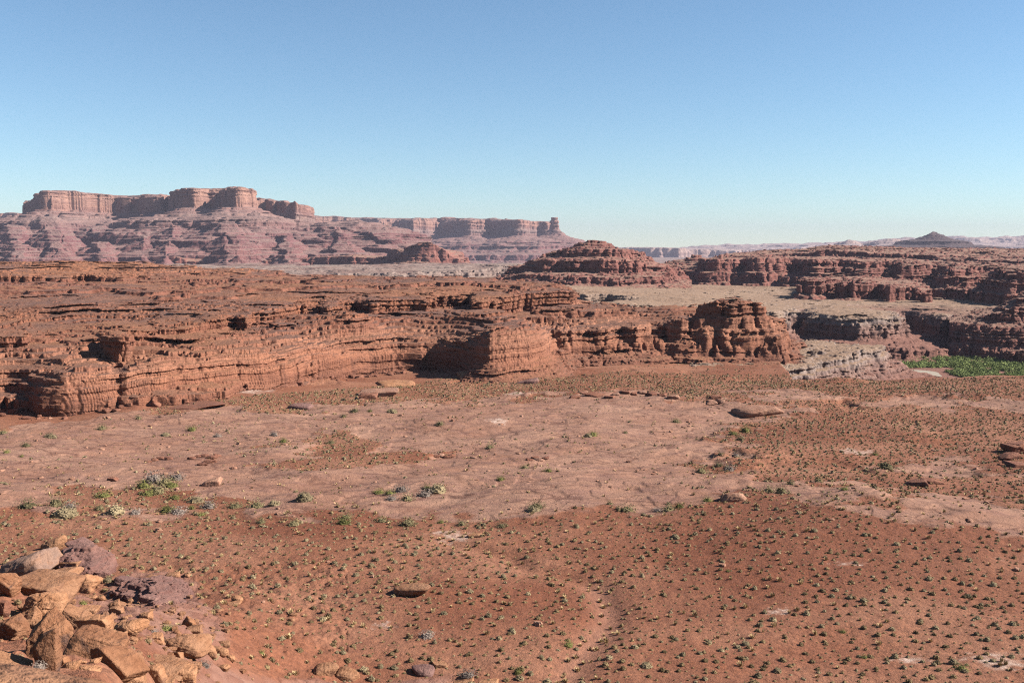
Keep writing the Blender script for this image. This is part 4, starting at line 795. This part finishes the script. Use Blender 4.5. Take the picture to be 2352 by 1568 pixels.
outcrop([(u, v, hit(u, v)[1]*0.972) for u, v in P2], 'purple outcrop with cracked ledges in the middle of the purple slope', 611, (-2, 14))
SLB = [(292, 1336, 44, 20, 'slab'), (325, 1344, 46, 24, 'wedge'), (358, 1348, 60, 34, 'block'), (398, 1342, 36, 26, 'block'), (415, 1362, 34, 20, 'wedge'), (345, 1376, 40, 18, 'slab'), (392, 1380, 34, 16, 'wedge'), (310, 1366, 30, 16, 'block'),
                                     (162, 1270, 40, 26, 'wedge'), (188, 1258, 44, 30, 'block'), (212, 1276, 46, 28, 'wedge'), (236, 1292, 34, 28, 'block'), (182, 1292, 50, 22, 'slab'), (228, 1312, 40, 16, 'slab')]
for k, (u, v, w, h, kd) in enumerate(SLB):
    oc = SLB[:8] if k < 8 else SLB[8:]; n_ = sorted(q[0] for q in oc).index(u)
    boulder(u, v, w, h, '%s from the left of the cracked purple slabs on the %s outcrop' % (ORD[n_], 'lower' if k < 8 else 'upper'), kd, 'pur', (k*37) % 30 - 12, group='cracked purple slabs of the outcrops', lift=1)
rs_ = random.Random(12)
for k in range(46):
    t = rs_.random(); u = 60 + 500*t**0.8 + rs_.uniform(-25, 25); v = 1568 - (1 - t)*rs_.uniform(0, 230) - rs_.uniform(0, 70)*(t > .3); w = rs_.uniform(10, 34)
    boulder(u, v, w, w*rs_.uniform(.5, .8), 'small angular tan block spilling from the boulder heap', rs_.choice(['block', 'wedge', 'slab', 'round']), rs_.choice(['tan', 'tan', 'var']), rs_.uniform(-25, 25), group='small tan blocks spilling from the heap')
# the rock shelf under the camera
o = boulder_mesh('rock_ledge', (2.6, 2.2, 0.9), 4242, 'slab', BTAN, 34); o.location = (-4.1, 3.5, CAMZ - 3.0); o.rotation_euler = (0, R(6), R(8))
tag(o, 'pale blurred rock ledge at the bottom left corner close to the viewer', 'ledge')

# ------------------------------------------------------------------ plants
def leaf_quads(P, N, size, asp, r):
    """small four-cornered leaves or twigs at P, lying roughly across N"""
    n = len(P); t = r.randn(n, 3); t -= N*(t*N).sum(1)[:, None]; t /= np.linalg.norm(t, axis=1)[:, None] + 1e-9
    b = np.cross(N, t); s = size*(0.6 + 0.8*r.rand(n))[:, None]
    return np.stack([P - t*s*asp, P - b*s, P + t*s*asp, P + b*s], 1)
def shrub_tpl(kind, seed, n):
    """unit plant: radius 0.5, standing on z = 0; returns (faces, 4, 3) and a tint per face"""
    r = np.random.RandomState(seed); k = math.sqrt(60.0/n)
    if kind == 'grass':
        a = r.rand(n)*6.283; l = 0.45 + 0.4*r.rand(n); t = 0.15 + 0.75*r.rand(n)
        d = np.stack([np.cos(a)*np.sin(t), np.sin(a)*np.sin(t), np.cos(t)], 1); base = np.stack([r.randn(n)*.12, r.randn(n)*.12, np.zeros(n)], 1)
        tip = base + d*l[:, None]; tip[:, 2] *= 0.9; w = np.stack([-np.sin(a), np.cos(a), 0*a], 1)*0.05*k
        mid = base*.45 + tip*.55; return np.stack([base, mid - w, tip, mid + w], 1), r.rand(n)
    h = {'shrub': 0.46, 'sage': 0.50, 'bush': 0.52}[kind]
    lob = r.randn(5, 3)*0.2; lob[:, 2] = np.abs(lob[:, 2])*.5
    D = r.randn(n, 3); D[:, 2] = np.abs(D[:, 2]) + 0.12*r.rand(n); D /= np.linalg.norm(D, axis=1)[:, None]
    rad = (0.30 + 0.70*r.rand(n)**0.5)
    wig = 1 + 0.28*n3(D*2.0 + seed, 1.3, seed % 40)
    P = D*(rad*wig)[:, None]*np.array([.46, .46, h]); P[:, 2] = np.maximum(P[:, 2], 0.02)
    N = D + 0.7*r.randn(n, 3); N /= np.linalg.norm(N, axis=1)[:, None]
    asp = 2.2 if kind != 'bush' else 1.5
    F = leaf_quads(P, N, 0.045*k, asp, r)
    nu, nv = (12, 6) if n > 60 else (8, 4) if n > 15 else (5, 2)          # the dense inside of the plant
    A, B = np.meshgrid(np.arange(nu + 1)*6.28319/nu, np.linspace(0, 1, nv + 1)*1.5708, indexing='ij')
    C_ = np.stack([np.cos(A)*np.sin(B + .0), np.sin(A)*np.sin(B), np.cos(B)], -1); q = C_.reshape(-1, 3)
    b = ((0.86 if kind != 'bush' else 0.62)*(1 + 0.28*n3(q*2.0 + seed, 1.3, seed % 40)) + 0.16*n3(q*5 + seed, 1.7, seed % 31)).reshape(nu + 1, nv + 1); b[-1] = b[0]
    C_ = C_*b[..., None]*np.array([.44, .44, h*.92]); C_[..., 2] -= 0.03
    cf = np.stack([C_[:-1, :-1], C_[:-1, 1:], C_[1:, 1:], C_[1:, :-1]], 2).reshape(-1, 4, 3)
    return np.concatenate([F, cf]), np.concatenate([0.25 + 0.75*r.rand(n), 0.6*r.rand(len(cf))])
def plant_mat(name, lo, hi, rnd=0.35):
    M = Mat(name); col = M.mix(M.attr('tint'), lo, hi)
    oi = M.n.new('ShaderNodeObjectInfo').outputs['Random']
    col = M.mix(1.0, col, M.ramp(oi, [(0.0, (1 - rnd,)*3), (1.0, (1 + rnd*.6,)*3)]), 'MULTIPLY'); return M.done(col)
KINDS = {  # colours dark to light
    'shrub': plant_mat('dark brushy shrub', (0.15, 0.10, 0.05), (0.37, 0.255, 0.13)),
    'sage': plant_mat('gray green sage', (0.22, 0.165, 0.09), (0.43, 0.335, 0.20)),
    'grass': plant_mat('dry tan grass', (0.45, 0.30, 0.14), (0.75, 0.54, 0.29)),
    'bush': plant_mat('green bush', (0.11, 0.11, 0.035), (0.30, 0.27, 0.09)),
    'gray': plant_mat('gray twiggy bush', (0.19, 0.145, 0.12), (0.38, 0.30, 0.25)),
    'olive': plant_mat('olive bush', (0.15, 0.12, 0.06), (0.33, 0.27, 0.14))}
TPL_KIND = {'gray': 'bush', 'olive': 'bush'}
_tm = {}
def plant_mesh(kind, var, n):
    key = (kind, var, n)
    if key not in _tm:
        F, t = shrub_tpl(TPL_KIND.get(kind, kind), 900 + var*13 + sum(map(ord, kind)), n)
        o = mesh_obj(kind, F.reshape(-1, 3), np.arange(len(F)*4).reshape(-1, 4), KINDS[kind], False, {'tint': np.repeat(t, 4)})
        _tm[key] = o.data; bpy.data.objects.remove(o)
    return _tm[key]
PNAME = {'shrub': ('shrub', 'shrub'), 'sage': ('sage_bush', 'bush'), 'grass': ('grass_tuft', 'grass'), 'bush': ('green_bush', 'bush'), 'gray': ('twiggy_bush', 'bush'), 'olive': ('olive_bush', 'bush')}
def plant(kind, x, y, z, size, label, group, seed, n=300, hs=1.0):
    r = np.random.RandomState(seed); o = bpy.data.objects.new(PNAME[kind][0], plant_mesh(kind, seed % 7, n)); C.objects.link(o)
    o.location = (x, y, z - 0.03*size); o.rotation_euler = (0, 0, r.rand()*6.283); o.scale = (size, size*r.uniform(.8, 1.15), size*hs*r.uniform(.85, 1.15))
    return tag(o, label, PNAME[kind][1], group)
def merged(kind, xs, ys, zs, ss, n, name, label, seed):
    """too many to count: one mesh"""
    r = np.random.RandomState(seed); Fs = []; Ts = []
    var = r.randint(0, 6, len(xs))
    for v in range(6):
        m = np.nonzero(var == v)[0]
        if not len(m): continue
        F, t = shrub_tpl(TPL_KIND.get(kind, kind), 300 + v*7 + n, n); a = r.rand(len(m))*6.283; c, s_ = np.cos(a), np.sin(a)
        q = F.reshape(1, -1, 3); X = q[..., 0]*c[:, None] - q[..., 1]*s_[:, None]; Y = q[..., 0]*s_[:, None] + q[..., 1]*c[:, None]
        S_ = ss[m][:, None]; e = (r.rand(len(m))*.5 + .75)[:, None]
        Fs.append(np.stack([X*S_ + xs[m][:, None], Y*S_ + ys[m][:, None], q[..., 2]*S_*e + (zs[m] - .02)[:, None]], -1).reshape(-1, 3))
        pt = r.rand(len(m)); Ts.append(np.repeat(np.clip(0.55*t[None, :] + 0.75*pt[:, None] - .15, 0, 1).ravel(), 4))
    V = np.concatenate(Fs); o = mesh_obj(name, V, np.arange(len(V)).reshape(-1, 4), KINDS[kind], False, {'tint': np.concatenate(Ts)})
    return tag(o, label, kind='stuff')
def project(x, y, z):
    zr = z - CAMZ; d = y*CP - zr*SP; return UC + FPX*x/d, VC - FPX*(y*SP + zr*CP)/d, d
def scatter():
    r = np.random.RandomState(77); st = 1.0
    gx, gy = np.meshgrid(np.arange(-300, 300, st), np.arange(40, 425, st)); x = (gx + r.rand(*gx.shape)*st).ravel(); y = (gy + r.rand(*gy.shape)*st).ravel()
    m = (np.abs(x/y) < 0.66); x, y = x[m], y[m]
    sl = gsample(GROUND[1], x, y); pu = gsample(GROUND[2], x, y); z = gsample(GROUND[0], x, y)
    a = x/y; n1 = fbm(x/17, y/17, 3, 701); n2 = fbm(x/6, y/6, 2, 705); n3_ = fbm(x/30, y/45, 2, 708)
    ramp = z - (gz(x, y*0 + y)*0)
    soil = np.clip(1 - sl*1.15, 0, 1)*np.clip(1 - pu*0.9, 0, 1)
    den = soil*(0.82 + 0.36*n1 + 0.34*n2) + 0.055*sl*(n2 > .0) + 0.12*sl*(n1 > .48)
    den = den*np.where((a < -0.2) & (y < 92), 0.28, 1.0)*np.where(gsample(GROUND[3], x, y) > .3, .3, 1)
    den = den*np.where(y > 232, 1.7, np.where(y > 150, 1.45, 1.0))
    edge = np.exp(-((sl - .5)/.28)**2)*(y < 190)*np.clip(.6 + n1, 0, 1.3); den = den + .16*edge
    wd = gsample(GROUND[4], x, y); strip = np.exp(-((wd - 3.2)/2.0)**2)*(y < 125)
    keep = r.rand(len(x)) < np.clip(den*(y < 322) + 0.10*(y >= 322)*(a < .3), 0, 1)*np.where(wd < 1.0, .12, 1.0)
    keep &= (y < np.interp(a, [-.6, -.45, -.3, -.1, 0, .1, .25, .3, .7], [170, 206, 246, 296, 322, 334, 384, 307, 307]))
    k2 = r.rand(len(x)) < np.clip(soil*(0.30 + 0.60*np.clip(n3_ + n2*.6, 0, 1)) + 0.6*strip + 0.6*edge + 0.015*sl, 0, 1)*(y < 300)
    k2 &= (y < np.interp(a, [-.6, -.45, -.3, -.1, 0, .1, .7], [165, 200, 240, 285, 300, 300, 300]))*np.where((a < -.2) & (y < 92), r.rand(len(x)) < .35, True)
    out = {}
    q = r.rand(len(x)); kd = np.where(q < 0.72, 0, 1)               # dark shrubs and paler sage
    size = 0.24 + 0.60*r.rand(len(x))**2.2
    for i_, kind in enumerate(('shrub', 'sage')):
        m = keep & (kd == i_); out[kind] = (x[m], y[m], z[m], size[m]*(1.12 if i_ else 0.95))
    m = k2 & ~keep; out['grass'] = (x[m], y[m], z[m], (0.30 + 0.38*r.rand(m.sum())))
    return out
PL = scatter()
LAB = {'shrub': ('dark rounded shrub on the red soil of the near plain', 'dark shrubs dotting the near plain', 300),
       'sage': ('pale gray green sage clump on the red soil of the near plain', 'pale sage clumps dotting the near plain', 300),
       'grass': ('small dry tan grass tuft on the red soil of the near plain', 'dry grass tufts dotting the near plain', 300)}
STUFF = {'shrub': ('scrub', 'countless dark shrubs speckling the plain out to the cliffs'), 'sage': ('sagebrush', 'countless pale sage clumps speckling the plain'), 'grass': ('grass', 'countless dry grass tufts between the shrubs')}
for kind, (x, y, z, sz) in PL.items():
    u, v, d = project(x, y, z); inside = (u > -10) & (u < 2362) & (v < 1572); app = np.where(inside, sz/d, -1)
    k = np.argsort(-app)[:LAB[kind][2]]; rest = np.ones(len(x), bool); rest[k] = False
    for j in k: plant(kind, float(x[j]), float(y[j]), float(z[j]), float(sz[j]), LAB[kind][0], LAB[kind][1], int(j), 90 if kind != 'grass' else 46)
    n_ = {'shrub': (40, 14, 5), 'sage': (40, 14, 5), 'grass': (18, 9, 5)}[kind]
    # one object for all the rest, finer where nearer
    objs = []
    for b, (lo, hi) in enumerate(((0, 130), (130, 210), (210, 999))):
        m = rest & (y >= lo) & (y < hi)
        objs.append((x[m], y[m], z[m], sz[m], n_[b]))
    os_ = [merged(kind, *q[:4], q[4], STUFF[kind][0], STUFF[kind][1], 5 + b) for b, q in enumerate(objs) if len(q[0])]
    V = []; T = []
    for o in os_:
        c = np.empty(len(o.data.vertices)*3, np.float32); o.data.vertices.foreach_get('co', c); V.append(c.reshape(-1, 3))
        t = np.empty(len(o.data.vertices), np.float32); o.data.attributes['tint'].data.foreach_get('value', t); T.append(t)
        me = o.data; bpy.data.objects.remove(o); bpy.data.meshes.remove(me)
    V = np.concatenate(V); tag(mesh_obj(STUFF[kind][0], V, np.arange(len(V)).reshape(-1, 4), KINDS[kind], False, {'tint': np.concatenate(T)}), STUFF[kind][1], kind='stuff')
    print('PLANTS', kind, len(x), len(V)//4)
# larger bushes, each where the photograph shows one: (u, v of the foot, width in pixels, kind)
BIG = 'larger bushes on the slickrock and along its lower edge'
def bush(u, v, w, kind, label, group=BIG, hs=0.8, n=420):
    g = hit(u, v); plant(kind, *map(float, g), w/FPX*g[1]*1.3, label, group, int(u*7 + v), n, hs)
for q in [(330, 1120, 44, 'bush', 'left green bush of the big thicket on the slickrock'), (362, 1132, 52, 'olive', 'olive bush at the front of the big thicket on the slickrock'), (352, 1104, 50, 'gray', 'gray twiggy bush at the back of the big thicket on the slickrock'),
          (395, 1118, 44, 'bush', 'right green bush of the big thicket on the slickrock'), (405, 1100, 40, 'gray', 'gray bush at the back right of the big thicket'), (378, 1112, 46, 'olive', 'olive bush in the middle of the big thicket'), (340, 1136, 40, 'bush', 'low green bush at the front left of the big thicket'),
          (238, 1141, 44, 'bush', 'dark green bush by itself left of the big thicket')]: bush(*q)
BUSHES = []
for u, v, w, k in [(64, 1165, 46, 'olive'), (128, 1160, 44, 'olive'), (160, 1166, 34, 'gray'), (150, 1184, 60, 'sage'), (228, 1170, 30, 'olive'), (265, 1178, 50, 'sage'), (310, 1180, 36, 'gray'), (385, 1175, 40, 'bush'), (410, 1178, 44, 'gray'), (440, 1168, 22, 'bush'), (462, 1183, 22, 'bush'), (450, 1152, 36, 'sage'), (480, 1165, 40, 'gray'), (400, 1146, 34, 'bush'), (540, 1165, 40, 'olive'), (590, 1165, 44, 'olive'), (630, 1160, 30, 'sage'), (700, 1148, 40, 'sage'), (600, 1200, 26, 'olive'), (676, 1205, 36, 'olive'),
                   (870, 1132, 30, 'bush'), (895, 1134, 30, 'bush'), (920, 1128, 40, 'gray'), (980, 1122, 28, 'bush'), (975, 1138, 40, 'gray'), (1005, 1128, 40, 'sage'), (935, 1148, 34, 'olive'), (900, 1146, 30, 'gray'), (795, 1190, 34, 'olive'), (790, 1202, 44, 'bush'), (876, 1198, 34, 'olive'), (935, 1205, 46, 'olive'), (1013, 1200, 20, 'bush'), (1060, 1206, 32, 'olive'), (1152, 1210, 32, 'olive'),
                   (1232, 1165, 46, 'olive'), (1226, 1173, 30, 'sage'), (1440, 1172, 40, 'olive'), (1400, 1158, 20, 'olive'), (1535, 1172, 34, 'olive'), (1560, 1165, 26, 'bush'), (1510, 1174, 26, 'gray'), (1205, 1075, 26, 'olive'), (1260, 1082, 22, 'bush'), (1150, 1102, 26, 'bush'), (1125, 1028, 22, 'olive'), (1362, 1000, 24, 'bush'), (1350, 1003, 20, 'sage'), (1436, 994, 14, 'olive'), (1552, 970, 24, 'olive'), (1650, 1070, 24, 'olive'),
                   (1712, 990, 28, 'bush'), (1685, 998, 24, 'bush'), (1700, 1010, 22, 'olive'), (1690, 1048, 26, 'gray'), (1655, 1045, 18, 'olive'), (1610, 1085, 34, 'olive'), (1675, 1080, 36, 'gray'), (1765, 1130, 34, 'olive'), (1795, 1132, 40, 'olive'), (1940, 1125, 24, 'bush'), (2035, 1075, 44, 'olive'), (2010, 1045, 18, 'bush'), (2350, 1155, 30, 'olive'), (1880, 1105, 26, 'olive'), (1815, 1112, 26, 'olive'), (1625, 1150, 26, 'bush'),
                   (815, 945, 22, 'olive'), (850, 945, 14, 'bush'), (900, 947, 24, 'sage'), (790, 957, 16, 'olive'), (440, 988, 26, 'bush'), (380, 1000, 20, 'sage'), (318, 962, 20, 'olive'), (235, 985, 26, 'olive'), (115, 1005, 28, 'sage'), (60, 1025, 26, 'olive'), (15, 1040, 18, 'bush'), (50, 1048, 12, 'bush'), (650, 1015, 28, 'bush'), (760, 1018, 24, 'olive'), (1010, 975, 24, 'olive'), (630, 1000, 24, 'gray'), (500, 1003, 24, 'gray'), (8, 995, 26, 'olive'),
                   (600, 1500, 24, 'bush'), (1305, 1482, 30, 'bush'), (1190, 1545, 26, 'bush'), (1985, 1510, 22, 'bush'), (2210, 1537, 34, 'bush'), (1935, 1452, 22, 'bush'), (1672, 1312, 16, 'bush'), (1485, 1530, 26, 'sage'), (980, 1462, 38, 'gray'), (905, 1535, 22, 'sage'), (1075, 1555, 46, 'gray'), (910, 1362, 28, 'gray')]:
    BUSHES.append((u, v, w, k))
MARKS = [(365, 1110, 'big green thicket'), (1040, 1231, 'white patch at the head of the wash'), (945, 1355, 'loaf shaped boulder'), (1735, 943, 'pink slickrock dome'), (1685, 1140, 'lumpy pink rock hump'), (2335, 1040, 'dark outcrop at the right edge'),
         (869, 902, 'raised table rock'), (800, 1040, 'red soil patch in the slickrock'), (1235, 1054, 'broken dark rocks on the slickrock'), (1390, 1420, 'pale bend of the wash'), (2290, 1520, 'white patch at lower right'), (2120, 1110, 'dark rock scatter'), (770, 1540, 'pair of lumpy boulders'), (100, 950, 'shaded cliff at left'), (1010, 1535, 'low purple boulder'), (640, 1180, 'lower left rim of the slickrock'), (930, 1140, 'scrub patch low on the slickrock')]
KN = {'olive': 'olive green bush', 'bush': 'bright green bush', 'gray': 'gray twiggy bush', 'sage': 'pale gray green bush'}; near_ = {}
for u, v, w, k in BUSHES:
    d, m = min(((math.hypot(u - m[0], 2.5*(v - m[1])), m) for m in MARKS), key=lambda q: q[0]); du, dv = u - m[0], 2.5*(v - m[1])
    dr = ('right of' if du > 0 else 'left of') if abs(du) > abs(dv) else ('in front of' if dv > 0 else 'behind')
    near_.setdefault((k, dr, m[2]), []).append((d, u, v, w))
for (k, dr, m), L_ in near_.items():
    for n_, (d, u, v, w) in enumerate(sorted(L_)):
        bush(u, v, w, k, ('' if len(L_) == 1 else 'nearest ' if n_ == 0 else ORD[n_] + ' nearest ') + '%s %s the %s' % (KN[k], dr, m))
for zx, zy, w, k, lab in [(1170, 1080, 150, 'olive', 'gray green bush between the square block and the rounded boulder'), (870, 740, 110, 'bush', 'bright green bush beside the low orange rocks in the heap'), (1130, 500, 110, 'sage', 'pale wispy bush right of the purple outcrop'), (1745, 1010, 150, 'bush', 'bright green bush above the large rounded boulder'),
                          (195, 1320, 120, 'sage', 'round pale bush at left below the dark cracked block'), (400, 1420, 170, 'gray', 'gray twiggy bush behind the blurred rock ledge'), (2140, 1390, 160, 'gray', 'gray twiggy bush right of the low broad rounded boulder'), (720, 810, 90, 'sage', 'small pale bush below the pointed ledge block'), (2180, 1130, 120, 'sage', 'pale bush behind the round boulder touching the large one'), (1390, 1360, 120, 'sage', 'gray green bush beside the blue gray stained block'), (1610, 1040, 110, 'gray', 'gray bush between the rounded boulder and the bright green bush')]:
    u, v, w, _ = pz(zx, zy, w, 0); bush(u, v, w, k, lab, 'bushes among the boulder heap')
# the green thicket on the canyon floor, one mass
def thicket():
    r = np.random.RandomState(5); n = 11000; x = r.uniform(165, 300, n); y = r.uniform(455, 690, n); z = np.full(n, -30.4)
    m = (fbm(x/18, y/18, 2, 811) > -0.25) & ~((np.abs(x - 216) < 11) & (y < 538)); x, y, z = x[m], y[m], z[m]
    KINDS['tam'] = plant_mat('canyon floor green', (0.13, 0.17, 0.055), (0.30, 0.35, 0.12)); TPL_KIND['tam'] = 'bush'
    merged('tam', x, y, z, 2.2 + 2.6*r.rand(len(x)), 60, 'floor_thicket', 'green thicket covering the canyon floor at right', 9)
thicket()
def floor_water():
    M = Mat('muddy water'); M.b.inputs['Roughness'].default_value = 0.5; M.b.inputs['Specular IOR Level'].default_value = 0.15; m = M.done((0.45, 0.37, 0.27))
    t = np.linspace(0, 6.283, 40, endpoint=False); x = 214 + 7*np.cos(t)*(1 + .2*np.sin(3*t)); y = 512 + 14*np.sin(t)
    V = np.concatenate([np.stack([x, y, 0*x - 29.9], 1), [[214, 512, -29.9]]]); i = np.arange(40)
    tag(mesh_obj('water', V, np.stack([i, (i + 1) % 40, np.full(40, 40)], 1), m, False), 'small pale pool on the green canyon floor', kind='structure')
floor_water()

# ------------------------------------------------------------------ the air: one closed box of thin haze round everything
def haze():
    x, y0, y1, z0, z1 = 16000, -400, 16200, -80, 420
    V = np.array([(sx*x, yy, zz) for zz in (z0, z1) for yy in (y0, y1) for sx in (-1, 1)], float)
    Q = np.array([(0, 2, 3, 1), (4, 5, 7, 6), (0, 1, 5, 4), (2, 6, 7, 3), (0, 4, 6, 2), (1, 3, 7, 5)])
    m = bpy.data.materials.new('thin air'); m.use_nodes = True; n = m.node_tree.nodes; n.clear()
    out = n.new('ShaderNodeOutputMaterial'); v = n.new('ShaderNodeVolumePrincipled')
    v.inputs['Color'].default_value = (0.38, 0.37, 0.48, 1); v.inputs['Density'].default_value = 4.4e-5; v.inputs['Anisotropy'].default_value = 0.0
    m.node_tree.links.new(v.outputs[0], out.inputs['Volume']); m.cycles.homogeneous_volume = True
    tag(mesh_obj('haze', V, Q, m, False), 'thin blue haze filling the air over the canyon country', kind='stuff')
haze()
